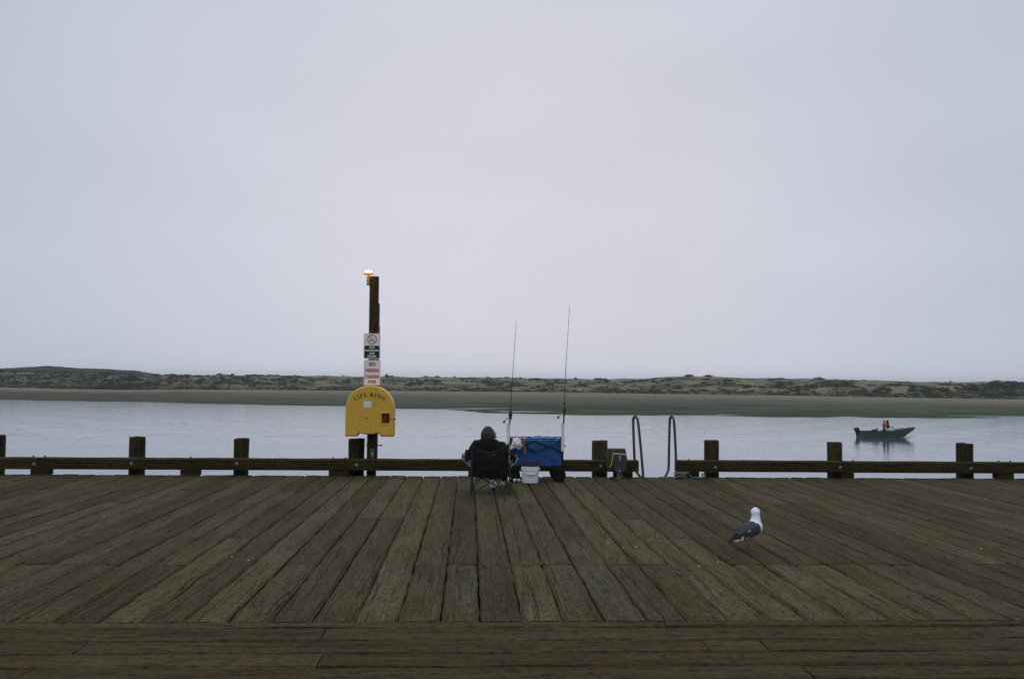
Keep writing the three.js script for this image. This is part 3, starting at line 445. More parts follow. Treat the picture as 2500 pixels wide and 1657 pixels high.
// ---------- machine housing against the rail ----------
{
  const t = thing('motor_housing', 'dark grey machine housing with yellow edge trim standing at the rail by the ladder', 'machine', [2.53, 0, -15.55]);
  const S = (pts) => { const s = new THREE.Shape(); pts.forEach(([x, y], i) => i ? s.lineTo(x - 2.53, y) : s.moveTo(x - 2.53, y)); s.closePath(); return s; };
  const ex = (pts, d, z, b = 0.012) => new THREE.ExtrudeGeometry(S(pts), { depth: d, bevelEnabled: true, bevelThickness: b, bevelSize: b, bevelSegments: 3, bevelOffset: -b }).translate(0, 0, z);
  part('cabinet', ex([[2.352, 0.13], [2.33, 0.37], [2.352, 0.498], [2.65, 0.498], [2.668, 0.42], [2.675, 0.3], [2.65, 0.15], [2.6, 0.11]], 0.13, -0.17), matOf([0.06, 0.045, 0.022], 0.75, { map: grime }), t);
  const fp = part('front_panel', ex([[2.452, 0.11], [2.428, 0.19], [2.416, 0.3], [2.438, 0.417], [2.652, 0.404], [2.674, 0.3], [2.652, 0.165], [2.605, 0.11]], 0.09, -0.03, 0.016), matOf([0.035, 0.04, 0.04], 0.6, { map: grime }), t);
  part('edge_trim', [bar(V(-0.147, 0.19, 0.04), V(-0.118, 0.295, 0.045), 0.0085), bar(V(-0.125, 0.285, 0.045), V(-0.1, 0.428, 0.045), 0.0105), bar(V(-0.104, 0.426, 0.045), V(0.125, 0.412, 0.045), 0.0095)], matOf([0.6, 0.47, 0.1], 0.55, { map: grime }), t);
  const st = (pts) => tube(pts.map(([x, y]) => V(x, y, 0.08)), 0.0035, 12, 5);
  part('emblem', [st([[-0.013, 0.375], [-0.003, 0.388], [0.012, 0.378], [0.02, 0.386]]), st([[-0.012, 0.348], [0.004, 0.37], [0.016, 0.35], [0.022, 0.366]]), st([[-0.002, 0.332], [0.014, 0.345], [0.026, 0.34]]), st([[-0.012, 0.318], [0.0, 0.306], [0.018, 0.31], [0.024, 0.328]])], matOf([0.5, 0.5, 0.46], 0.6), fp);
  part('cap_screw', new THREE.CylinderGeometry(0.014, 0.014, 0.012, 16).rotateX(Math.PI / 2).translate(0.006, 0.135, 0.078), matOf([0.45, 0.45, 0.42], 0.5), fp);
  part('stand', [box(0.045, 0.12, 0.04, -0.008, 0.06, 0.02, 0.006), box(0.1, 0.012, 0.12, -0.008, 0.006, 0.0), box(0.1, 0.13, 0.08, 0.03, 0.07, -0.1)], matOf([0.16, 0.15, 0.12], 0.7, { map: grime }), t);
}

// ---------- camp chair and seated person ----------
const clothD = (c) => matOf(c, 0.92, { map: grime, specularIntensity: 0.3 });
{
  const t = thing('camp_chair', 'black folding camp chair with grey tubes, occupied by the angler', 'chair', [0.31, 0, -13.5]), W = (x, y, z) => V(x - 0.31, y, z + 13.5);
  const tubeM = matOf([0.02, 0.021, 0.018], 0.5, { metalness: 0.3 }), greyM = matOf([0.2, 0.22, 0.2], 0.5, { metalness: 0.3 });
  const fabric = clothD([0.012, 0.0125, 0.011]);
  // back panel: hangs between the uprights, dips at the top and bellies backwards
  { const N = 28, M = 22, pos = [], uv = [], idx = []; for (const side of [0, 1]) for (let j = 0; j <= M; j++) for (let i = 0; i <= N; i++) {
      const u = i / N, v = j / M, sag = 0.105 * (1 - Math.pow(Math.abs(2 * u - 1), 1.7)), yt = lerp(0.7, 0.735, u) - sag, y = lerp(0.255 - 0.02 * Math.sin(Math.PI * u), yt, v);
      const x = lerp(0.052, 0.578, u) + 0.012 * (u - 0.5) * Math.sin(3 * v), z = -13.34 + 0.1 * Math.sin(Math.PI * u) * (0.45 + 0.55 * Math.sin(Math.PI * clamp(v * 0.9))) + 0.011 * n2(u * 4, v * 3) + 0.005 * n2(u * 12, v * 5) + (side ? -0.004 : 0.004); const p = W(x, y, z); pos.push(p.x, p.y, p.z); uv.push(x * 2, y * 2); }
    const R = N + 1, K = R * (M + 1); for (let s = 0; s < 2; s++) for (let j = 0; j < M; j++) for (let i = 0; i < N; i++) { const a = s * K + j * R + i; s ? idx.push(a, a + R, a + 1, a + 1, a + R, a + R + 1) : idx.push(a, a + 1, a + R, a + 1, a + R + 1, a + R); }
    for (let i = 0; i < N; i++) { const a = M * R + i; idx.push(a, a + 1, a + K, a + 1, a + K + 1, a + K); const b = i; idx.push(b, b + K, b + 1, b + 1, b + K, b + K + 1); }
    for (let j = 0; j < M; j++) for (const i of [0, N]) { const a = j * R + i; idx.push(a, a + R, a + K, a + R, a + K + R, a + K); }
    const g = new THREE.BufferGeometry(); g.setAttribute('position', new THREE.Float32BufferAttribute(pos, 3)); g.setAttribute('uv', new THREE.Float32BufferAttribute(uv, 2)); g.setIndex(idx); g.computeVertexNormals();
    const b = part('backrest', g, fabric, t);
    const hem = []; for (let i = 0; i <= 24; i++) { const u = i / 24, sag = 0.105 * (1 - Math.pow(Math.abs(2 * u - 1), 1.7)); hem.push(W(lerp(0.045, 0.58, u), lerp(0.7, 0.735, u) - sag, -13.335 + 0.1 * Math.sin(Math.PI * u) * 0.62 + 0.004)); }
    part('hem', tube(hem, 0.005, 60, 6), clothD([0.07, 0.07, 0.055]), b);
    part('emblem', [tube([W(0.335, 0.575, -13.232), W(0.35, 0.59, -13.232), W(0.368, 0.575, -13.232)], 0.004, 14, 5), tube([W(0.345, 0.565, -13.232), W(0.36, 0.57, -13.232), W(0.38, 0.56, -13.232)], 0.004, 14, 5)], clothD([0.09, 0.09, 0.075]), b);
  }
  part('seat', field((x, y, z) => { const u = (x - 0.31) / 0.26, v = (z + 13.6) / 0.24; return Math.max(Math.abs(y - (0.3 + 0.035 * (u * u + v * v) - 0.03)) - 0.006, Math.abs(x - 0.31) - 0.26, Math.abs(z + 13.6) - 0.24); }, [0.02, 0.2, -13.88], [0.6, 0.4, -13.32], 0.01).translate(-0.31, 0, 13.5), fabric, t);
  const post = (a, b, r = 0.0115) => bar(a, b, r);
  for (const [x, xt] of [[0.034, 0.045], [0.594, 0.58]]) {
    part('leg', [post(W(x, 0.005, -13.3), W(xt, 0.45, -13.325), 0.0135), box(0.045, 0.022, 0.055, x - 0.31, 0.011, 0.2, 0.008)], tubeM, t);
    part('upright', post(W(xt, 0.4, -13.328), W(xt, xt > 0.3 ? 0.73 : 0.695, -13.345)), x > 0.3 ? greyM : tubeM, t);
    part('leg', [post(W(x > 0.3 ? 0.56 : 0.07, 0.005, -13.86), W(x > 0.3 ? 0.6 : 0.02, 0.5, -13.84)), box(0.045, 0.022, 0.055, (x > 0.3 ? 0.56 : 0.07) - 0.31, 0.011, -0.36, 0.008)], tubeM, t);
  }
  part('cross_brace', [post(W(0.04, 0.03, -13.3), W(0.55, 0.29, -13.36), 0.009), post(W(0.59, 0.03, -13.3), W(0.07, 0.29, -13.36), 0.009), post(W(0.045, 0.13, -13.31), W(0.3, 0.28, -13.75), 0.008), post(W(0.58, 0.13, -13.31), W(0.34, 0.28, -13.75), 0.008), post(W(0.04, 0.04, -13.32), W(0.08, 0.28, -13.84), 0.009), post(W(0.59, 0.04, -13.32), W(0.55, 0.28, -13.84), 0.009)], tubeM, t);
  for (const s of [-1, 1]) {
    const a = s < 0 ? [[0.03, 0.425, -13.33], [-0.045, 0.475, -13.5], [-0.095, 0.51, -13.68], [-0.1, 0.515, -13.76]] : [[0.595, 0.425, -13.33], [0.665, 0.46, -13.5], [0.7, 0.49, -13.66], [0.715, 0.5, -13.76]];
    const ar = part('armrest', new THREE.ExtrudeGeometry(new THREE.Shape([[-0.045, -0.006], [0.045, -0.006], [0.05, 0], [0.045, 0.006], [-0.045, 0.006], [-0.05, 0]].map((p) => new THREE.Vector2(...p))), { steps: 16, bevelEnabled: false, extrudePath: new THREE.CatmullRomCurve3(a.map((p) => W(...p))) }), matOf([0.1, 0.105, 0.1], 0.85, { map: grime }), t);
    part('edge_tube', tube(a.map(([x, y, z]) => W(x + s * 0.012, y - 0.014, z)), 0.008, 24, 7), greyM, ar);
  }
}
function personParts(t, { skin, jacket, trousers, hat, J, T, B, H, cellB = 0.013, shoes }) { part('body', field(B, ...H.body, cellB), skin, t); part('jacket', field(J, ...H.jacket, cellB), jacket, t); part('trousers', field(T, ...H.trousers, cellB), trousers, t); if (hat) part('knit_cap', field(hat, ...H.hat, 0.007), H.hatMat, t); (shoes || []).forEach(([fn, a, b, m]) => part('shoe', field(fn, a, b, 0.007), m, t)); }
function headBones(c, f, s = 1) { // c centre of the skull, f facing (unit, horizontal)
  const p = (a, b, l) => [c[0] + s * (f[0] * a - f[1] * l), c[1] + s * b, c[2] + s * (f[1] * a + f[0] * l)];
  return [{ e: c, r: [0.078 * s, 0.105 * s, 0.078 * s] }, [p(0.02, 0.02, 0), p(0.03, 0.01, 0), 0.08 * s, 0.075 * s], [p(0.04, -0.075, 0), p(0.06, -0.085, 0), 0.05 * s, 0.035 * s], [p(0.095, 0.005, 0), p(0.112, -0.025, 0), 0.008 * s, 0.015 * s], [p(0.08, -0.055, -0.02), p(0.08, -0.055, 0.02), 0.014 * s, 0.014 * s], [p(0.082, 0.03, -0.045), p(0.082, 0.03, 0.045), 0.014 * s, 0.014 * s], [p(-0.012, 0.01, 0.078), p(-0.016, -0.025, 0.076), 0.014 * s, 0.012 * s], [p(-0.012, 0.01, -0.078), p(-0.016, -0.025, -0.076), 0.014 * s, 0.012 * s]];
}
function handBones(w, d, s = 1) { // wrist w, pointing d (unit): palm, four curled fingers, thumb at the side
  const D = V(...d), side = V(d[2], 0, -d[0]).normalize(), dn = V(0, -1, 0), at = (a, b, c) => V(...w).addScaledVector(D, a * s).addScaledVector(side, b * s).addScaledVector(dn, c * s).toArray(), out = [[at(0, 0, 0), at(0.075, 0, 0.008), 0.024 * s, 0.026 * s], [at(0.03, 0.018, 0), at(0.08, 0.022, 0.005), 0.018 * s, 0.016 * s], [at(0.03, -0.018, 0), at(0.08, -0.022, 0.005), 0.018 * s, 0.016 * s]];
  [[-0.03, 0.066], [-0.01, 0.08], [0.011, 0.075], [0.031, 0.058]].forEach(([b, l]) => out.push([at(0.085, b, 0.005), at(0.085 + l * 0.55, b * 1.05, 0.016), 0.0098 * s, 0.009 * s], [at(0.085 + l * 0.55, b * 1.05, 0.016), at(0.085 + l * 0.85, b * 1.05, 0.016 + l * 0.5), 0.009 * s, 0.008 * s]));
  out.push([at(0.02, -0.028, 0.008), at(0.055, -0.05, 0.016), 0.012 * s, 0.0105 * s], [at(0.055, -0.05, 0.016), at(0.085, -0.046, 0.028), 0.0105 * s, 0.009 * s]); return out;
}
const skinM = matOf([0.32, 0.18, 0.12], 0.55), shoeW = matOf([0.75, 0.73, 0.68], 0.6, { map: grime }), soleM = matOf([0.02, 0.025, 0.02], 0.8);
{
  const t = thing('person', 'seated angler in dark jacket and grey knit cap, seen from behind in a camp chair', 'person', [0.31, 0, -13.6]), O = [0.31, 0, -13.6], w = (p) => [p[0] - O[0], p[1], p[2] - O[2]], ws = (L) => L.map((b) => b.e ? { e: w(b.e), r: b.r } : [w(b[0]), w(b[1]), b[2], b[3]]);
  const hc = [0.272, 0.835, -13.47], f = [0.92, -0.392];
  const torso = [[[0.24, 0.37, -13.6], [0.38, 0.37, -13.6], 0.12, 0.12], [[0.31, 0.42, -13.58], [0.3, 0.6, -13.46], 0.13, 0.135], [[0.17, 0.665, -13.43], [0.42, 0.65, -13.43], 0.1, 0.1]];
  const arms = [[[0.125, 0.672, -13.42], [0.03, 0.5, -13.48], 0.098, 0.082], [[0.03, 0.5, -13.5], [-0.02, 0.56, -13.76], 0.068, 0.042], [[0.462, 0.648, -13.42], [0.59, 0.49, -13.48], 0.094, 0.078], [[0.59, 0.49, -13.5], [0.63, 0.545, -13.76], 0.066, 0.042]];
  const legs = [[[0.24, 0.37, -13.62], [0.34, 0.47, -14.02], 0.085, 0.062], [[0.34, 0.47, -14.02], [0.365, 0.1, -14.06], 0.058, 0.042], [[0.4, 0.37, -13.62], [0.5, 0.43, -14.04], 0.085, 0.062], [[0.5, 0.43, -14.04], [0.555, 0.1, -14.36], 0.058, 0.042]];
  const grow = (L, e) => L.map((b) => [b[0], b[1], b[2] + e, b[3] + e]);
  const hd = headBones(hc, f, 1.14);
  const B = chain(ws([...hd, [[0.285, 0.8, -13.46], [0.3, 0.66, -13.44], 0.058, 0.07], ...torso.slice(0, 3).map((b) => [b[0], b[1], b[2] - 0.03, b[3] - 0.03]), ...grow(arms, -0.016), ...grow(legs, -0.016), ...handBones([-0.03, 0.555, -13.77], [0.3, 0, -0.95]), ...handBones([0.64, 0.54, -13.77], [-0.3, 0, -0.95])]), 0.014);
  const Jf = chain(ws([...torso, ...arms.map((b) => [b[0], b[1], b[2] + 0.006, b[3] + 0.008])]), 0.05), col = chain(ws([[[0.25, 0.735, -13.44], [0.335, 0.73, -13.44], 0.078, 0.074]]), 0.03);
  const J = (x, y, z) => smin(Jf(x, y, z), col(x, y, z), 0.05) + 0.011 * n3(x * 11, y * 17, z * 11) + 0.004 * n3(x * 36, y * 50, z * 40), Tf = chain(ws([[[0.24, 0.345, -13.6], [0.38, 0.345, -13.6], 0.125, 0.125], ...legs]), 0.03);
  const T = (x, y, z) => Math.max(Tf(x, y, z) + 0.004 * n3(x * 20, y * 25, z * 20), 0.09 - y);
  const hf = chain(ws([{ e: [hc[0], hc[1] - 0.004, hc[2]], r: [0.105, 0.134, 0.107] }, [[hc[0] - 0.003, hc[1] + 0.04, hc[2] + 0.01], [hc[0] - 0.004, hc[1] + 0.085, hc[2] + 0.012], 0.078, 0.045]]), 0.03), hy = hc[1] - 0.055;
  const hat = (x, y, z) => Math.max(hf(x, y, z) + 0.0016 * Math.sin(Math.atan2(z - w(hc)[2], x - w(hc)[0]) * 34), hy + 0.5 * ((x - w(hc)[0]) * f[0] + (z - w(hc)[2]) * f[1]) - y, -(hf(x, y, z) + 0.014));
  const shoeAt = (x, z, dx, dz, up) => { const u = chain(ws([[[x, 0.05, z], [x + dx * 0.1, 0.045 + up * 0.4, z + dz * 0.1], 0.042, 0.04], [[x + dx * 0.1, 0.042 + up * 0.4, z + dz * 0.1], [x + dx * 0.2, 0.036 + up, z + dz * 0.2], 0.042, 0.034], [[x, 0.05, z], [x, 0.1, z], 0.042, 0.044]]), 0.02); const c = w([x, 0, z]); return (a, y, b) => { const q = ((a - c[0]) * dx + (b - c[2]) * dz) / 0.2; return Math.max(u(a, y, b), 0.012 + up * clamp(q) - y); }; };
  personParts(t, { skin: skinM, jacket: clothD([0.008, 0.008, 0.0065]), trousers: clothD([0.014, 0.013, 0.011]), B, J, T, hat, H: { body: [w([-0.12, 0.05, -14.5]), w([0.76, 1.0, -13.28])], jacket: [w([-0.12, 0.2, -13.85]), w([0.76, 0.83, -13.25])], trousers: [w([0.05, 0.05, -14.5]), w([0.68, 0.56, -13.4])], hat: [w([0.13, 0.74, -13.62]), w([0.43, 1.02, -13.32])], hatMat: clothD([0.05, 0.048, 0.04]) },
    shoes: [[shoeAt(0.366, -14.03, 0.15, -0.98, 0), w([0.26, 0, -14.32]), w([0.5, 0.17, -13.95]), shoeW], [shoeAt(0.56, -14.4, 0.35, -0.93, 0.06), w([0.44, 0, -14.72]), w([0.78, 0.18, -14.3]), shoeW]] });
}

// ---------- wagon, rods, bucket ----------
{
  const t = thing('folding_wagon', 'blue fabric folding wagon with black crossed frame, parked at the rail', 'wagon', [1.097, 0, -15.2]), X0 = -0.428, X1 = 0.428, Z0 = -0.22, Z1 = 0.2;
  const blue = matOf([0.01, 0.082, 0.265], 0.8, { map: grime }), fr = matOf([0.008, 0.008, 0.007], 0.6, { specularIntensity: 0.4 });
  const panel = (w, h, sd, amp = 0.012) => { const g = new THREE.BoxGeometry(w, h, 0.008, 26, 16, 1), p = g.attributes.position; for (let i = 0; i < p.count; i++) { const x = p.getX(i), y = p.getY(i), e = 1 - Math.pow(Math.abs(2 * x / w), 4); p.setZ(i, p.getZ(i) + e * (amp * 1.4 * (1 - Math.pow(2 * y / h, 2)) + amp * n2(x * 5 + sd, y * 5) + amp * 0.4 * n2(x * 14 + sd, y * 9))); p.setY(i, y + (y < -h * 0.45 ? -0.018 * n2(x * 6 + sd, 2) * e : y > h * 0.45 ? -0.014 * e + 0.008 * n2(x * 7, sd) : 0)); } g.computeVertexNormals(); return g; };
  const mk = (n, g, x, y, z, ry) => { const m = part(n, g, blue, t); m.position.set(x, y, z); m.rotation.y = ry; return m; };
  mk('side_panel', panel(0.85, 0.42, 1), 0, 0.475, Z1 - 0.02, 0); mk('side_panel', panel(0.85, 0.42, 5), 0, 0.475, Z0 + 0.02, Math.PI); mk('end_panel', panel(0.4, 0.42, 8), X1 - 0.015, 0.475, -0.01, Math.PI / 2); mk('end_panel', panel(0.4, 0.42, 3), X0 + 0.015, 0.475, -0.01, -Math.PI / 2);
  part('floor_panel', box(0.84, 0.02, 0.4, 0, 0.275, -0.01), blue, t);
  const post = (x, z) => bar(V(x, 0.235, z), V(x, 0.705, z), 0.0125);
  for (const x of [X0, X1]) for (const z of [Z0, Z1]) part('corner_post', post(x, z), fr, t);
  const zl = (pts, z) => pts.slice(1).map((p, i) => bar(V(pts[i][0] - 1.097, pts[i][1], z), V(p[0] - 1.097, p[1], z), 0.0095, 0.0095, 6));
  for (const z of [Z1 + 0.018, Z0 - 0.018]) part('crossed_bars', [...zl([[0.672, 0.478], [1.052, 0.662], [1.525, 0.492]], z), ...zl([[0.672, 0.668], [0.83, 0.632], [1.085, 0.48], [1.522, 0.676]], z + Math.sign(z) * 0.012)], fr, t);
  part('top_rail', [bar(V(X0, 0.7, Z1), V(X1, 0.692, Z1), 0.008), bar(V(X0, 0.7, Z0), V(X1, 0.7, Z0), 0.008), bar(V(X0, 0.7, Z0), V(X0, 0.7, Z1), 0.008), bar(V(X1, 0.7, Z0), V(X1, 0.7, Z1), 0.008)], fr, t);
  part('chassis', [bar(V(X0, 0.24, Z0), V(X1, 0.24, Z0), 0.012), bar(V(X0, 0.24, Z1), V(X1, 0.24, Z1), 0.012), bar(V(X0, 0.24, Z0), V(X0, 0.24, Z1), 0.012), bar(V(X1, 0.24, Z0), V(X1, 0.24, Z1), 0.012), box(0.84, 0.04, 0.05, 0, 0.225, Z1 - 0.02)], fr, t);
  for (const x of [X0 + 0.05, X1 - 0.065]) for (const z of [Z0, Z1]) {
    const wh = part('wheel', new THREE.TorusGeometry(0.083, 0.03, 12, 30).scale(1, 1, 0.95), matOf([0.007, 0.007, 0.006], 0.85, { specularIntensity: 0.3 }), t); wh.position.set(x, 0.113, z + 0.03 * Math.sign(z) + 0.01);
    part('hub', [new THREE.CylinderGeometry(0.068, 0.068, 0.035, 20).rotateX(Math.PI / 2), new THREE.CylinderGeometry(0.018, 0.018, 0.055, 12).rotateX(Math.PI / 2)], matOf([0.009, 0.009, 0.008], 0.7, { specularIntensity: 0.3 }), wh);
    part('fork', [box(0.05, 0.12, 0.02, x, 0.185, z - 0.012 * Math.sign(z)), box(0.07, 0.02, 0.05, x, 0.235, z)], fr, t);
  }
  const pvc = matOf([0.86, 0.79, 0.75], 0.5, { map: grime });
  for (const [x0, y0, x1, y1] of [[-0.464, 0.56, -0.461, 0.938], [0.418, 0.5, 0.423, 0.944]]) part('rod_holder', new THREE.LatheGeometry([[0.0215, 0], [0.026, 0], [0.026, y1 - y0], [0.0215, y1 - y0], [0.0215, 0]].map((p) => new THREE.Vector2(...p)), 18).translate((x0 + x1) / 2, y0, Z1 + (x0 < 0 ? 0.0 : 0.04)), pvc, t);
  const tarp = field((x, y, z) => Math.max(ellip(x, y, z, [0.1, 0.6, -0.01], [0.36, 0.12, 0.2]) + 0.02 * n3(x * 9, y * 9, z * 9) + 0.008 * n3(x * 25, y * 25, z * 25), -0.5), [-0.36, 0.44, -0.24], [0.5, 0.76, 0.22], 0.014);
  tag(part('tarp', tarp, matOf([0.03, 0.14, 0.36], 0.6), scene), 'crumpled lighter blue tarp stuffed in the top of the wagon', 'tarp').position.copy(t.position);
}
function rod(name, label, P, side, reelM, crankM) {
  const [p0, p1, p2, p3] = P.map((p) => V(...p)), t = thing(name, label, 'fishing rod', P[0], 0, 'fishing rods standing in the wagon'), L = (p) => p.clone().sub(p0);
  const curve = new THREE.CatmullRomCurve3([p0, p1, p2, p3].map(L)), geo = new THREE.TubeGeometry(curve, 60, 1, 8, false), pa = geo.attributes.position;
  for (let i = 0; i <= 60; i++) { const c = curve.getPointAt(i / 60), r = lerp(0.0085, 0.0022, Math.pow(i / 60, 0.8)); for (let j = 0; j <= 8; j++) { const k = i * 9 + j, v = V(pa.getX(k), pa.getY(k), pa.getZ(k)).sub(c).multiplyScalar(r).add(c); pa.setXYZ(k, v.x, v.y, v.z); } }
  geo.computeVertexNormals(); const bl = part('blank', geo, matOf([0.02, 0.02, 0.02], 0.35), t);
  const g = []; for (const u of [0.3, 0.42, 0.52, 0.62, 0.72, 0.8, 0.88, 0.95]) { const c = curve.getPointAt(u); g.push(new THREE.TorusGeometry(lerp(0.012, 0.005, u), 0.0016, 6, 14).rotateX(Math.PI / 2).translate(c.x, c.y, c.z - 0.016 + 0.008 * u), new THREE.CylinderGeometry(0.0042, 0.0042, 0.03, 8).translate(c.x, c.y, c.z)); }
  part('guides', g, darkM, bl);
  const d = L(p1); part('handle', bar(d.clone().multiplyScalar(0.02), d.clone().multiplyScalar(1.25), 0.0125, 0.012), matOf([0.016, 0.015, 0.014], 0.85), t);
  const c = d.clone().add(V(0.004, 0.0, 0.035));
  const r = part('reel', field((x, y, z) => smin(smin(capsule(x, y, z, [0, -0.045, 0], [0, 0.03, 0.004], 0.02, 0.026), capsule(x, y, z, [0, 0.02, 0], [0, 0.075, 0.004], 0.03, 0.027), 0.015), capsule(x, y, z, [0, 0, 0], [0, 0, -0.03], 0.01, 0.008), 0.02), [-0.05, -0.09, -0.05], [0.05, 0.12, 0.05], 0.006), reelM, t); r.position.copy(c);
  part('spool', [new THREE.CylinderGeometry(0.031, 0.031, 0.012, 18).translate(0, 0.085, 0.004), new THREE.TorusGeometry(0.034, 0.003, 6, 20, 3.6).rotateY(1).translate(0, 0.06, 0.004)], matOf([0.1, 0.2, 0.2], 0.35, { metalness: 0.5 }), r);
  part('crank', [bar(V(0, -0.015, 0.01), V(-0.07, -0.045, 0.018), 0.007, 0.005), bar(V(-0.07, -0.045, 0.018), V(-0.1, -0.085, 0.02), 0.005)], crankM, r);
  part('crank_knob', new THREE.SphereGeometry(0.019, 14, 10).scale(1, 1.15, 0.9).translate(-0.104, -0.09, 0.03), blackM, r);
}
rod('fishing_rod', 'shorter fishing rod with dark reel, in the left holder behind the angler', [[0.634, 0.6, -15.0], [0.66, 1.06, -15.0], [0.692, 1.663, -15.0], [0.749, 2.626, -15.0]], -1, matOf([0.03, 0.032, 0.03], 0.4), darkM);
rod('fishing_rod', 'taller fishing rod with yellow tinted reel, in the right holder of the wagon', [[1.518, 0.55, -14.96], [1.536, 1.14, -14.96], [1.552, 1.66, -14.96], [1.618, 2.885, -14.96]], -1, matOf([0.05, 0.045, 0.018], 0.4), matOf([0.4, 0.26, 0.05], 0.4));
{
  const g = field((x, y, z) => smin(ellip(x, y, z, [0, 0, 0], [0.062, 0.078, 0.05]), capsule(x, y, z, [-0.03, 0.03, 0], [-0.1, -0.035, 0.01], 0.028, 0.018), 0.02) + 0.012 * n3(x * 22, y * 22, z * 22) + 0.006 * n3(x * 60, y * 60, z * 60), [-0.16, -0.12, -0.09], [0.12, 0.13, 0.1], 0.006);
  const o = part('cloth_bag', g, matOf([0.8, 0.76, 0.72], 0.8, { map: grime }), scene); o.position.set(0.775, 0.625, -14.92); o.scale.setScalar(1.15); o.rotation.z = 0.35; tag(o, 'crumpled white cloth bag hanging at the wagon corner by the left rod', 'bag');
  const s = part('orange_strap', [box(0.028, 0.035, 0.012, 0, 0.135, 0.002), box(0.03, 0.12, 0.01, 0.006, 0.06, 0.006), box(0.034, 0.13, 0.012, 0.02, -0.065, 0.01)], matOf([0.42, 0.1, 0.025], 0.7, { map: grime }), scene); s.position.set(0.875, 0.58, -14.955); s.rotation.z = 0.1; tag(s, 'narrow orange strap hanging over the front edge of the wagon', 'strap');
}
{
  const t = thing('bucket', 'white plastic bucket with a dark purple lid in front of the wagon', 'bucket', [0.985, 0, -14.83]), lat = (P, n = 36) => new THREE.LatheGeometry(P.map((p) => new THREE.Vector2(...p)), n);
  part('pail', lat([[0, 0.004], [0.122, 0.004], [0.13, 0.012], [0.139, 0.2], [0.141, 0.205], [0.1425, 0.21], [0.1425, 0.218], [0.1405, 0.222], [0.1425, 0.275], [0.135, 0.275], [0.125, 0.02], [0, 0.016]]), matOf([0.82, 0.82, 0.82], 0.5, { map: grime }), t);
  part('lid', lat([[0, 0.362], [0.12, 0.362], [0.126, 0.37], [0.141, 0.37], [0.146, 0.362], [0.1465, 0.278], [0.143, 0.272], [0.139, 0.272], [0.139, 0.355], [0, 0.352]]), matOf([0.035, 0.018, 0.085], 0.55, { map: grime }), t);
  const h = []; for (let i = 0; i <= 20; i++) { const a = i / 20 * Math.PI; h.push(V(-0.143 * Math.cos(a), 0.225 - 0.075 * Math.sin(a), 0.03 + 0.12 * Math.sin(a))); }
  const hd = part('bail_handle', tube(h, 0.003, 40, 6), matOf([0.5, 0.5, 0.5], 0.4, { metalness: 0.6 }), t); part('grip', tube(h.slice(7, 14), 0.009, 16, 8), matOf([0.7, 0.7, 0.68], 0.5), hd);
  for (const s of [-1, 1]) part('handle_ear', new THREE.CylinderGeometry(0.018, 0.02, 0.012, 14).rotateZ(Math.PI / 2).translate(s * 0.146, 0.228, 0.03), matOf([0.6, 0.6, 0.6], 0.5), t);
}
{
  const o = thing('plastic_bottle', 'small white and blue bottle lying on the planks between chair and bucket', 'bottle', [0.78, 0.03, -14.92], -0.25), l = (P) => new THREE.LatheGeometry(P.map((p) => new THREE.Vector2(...p)), 18).rotateZ(-Math.PI / 2);
  part('bottle_body', l([[0, -0.06], [0.028, -0.058], [0.03, -0.05], [0.03, 0.02], [0.022, 0.045], [0.012, 0.055], [0.012, 0.062]]), matOf([0.6, 0.6, 0.58], 0.5), o); part('label_band', l([[0.0305, -0.02], [0.0312, -0.018], [0.0312, 0.016], [0.0305, 0.018]]), matOf([0.05, 0.16, 0.4], 0.5), o); part('cap', l([[0, 0.08], [0.014, 0.079], [0.014, 0.06], [0.012, 0.06]]), matOf([0.05, 0.14, 0.36], 0.5), o);
}

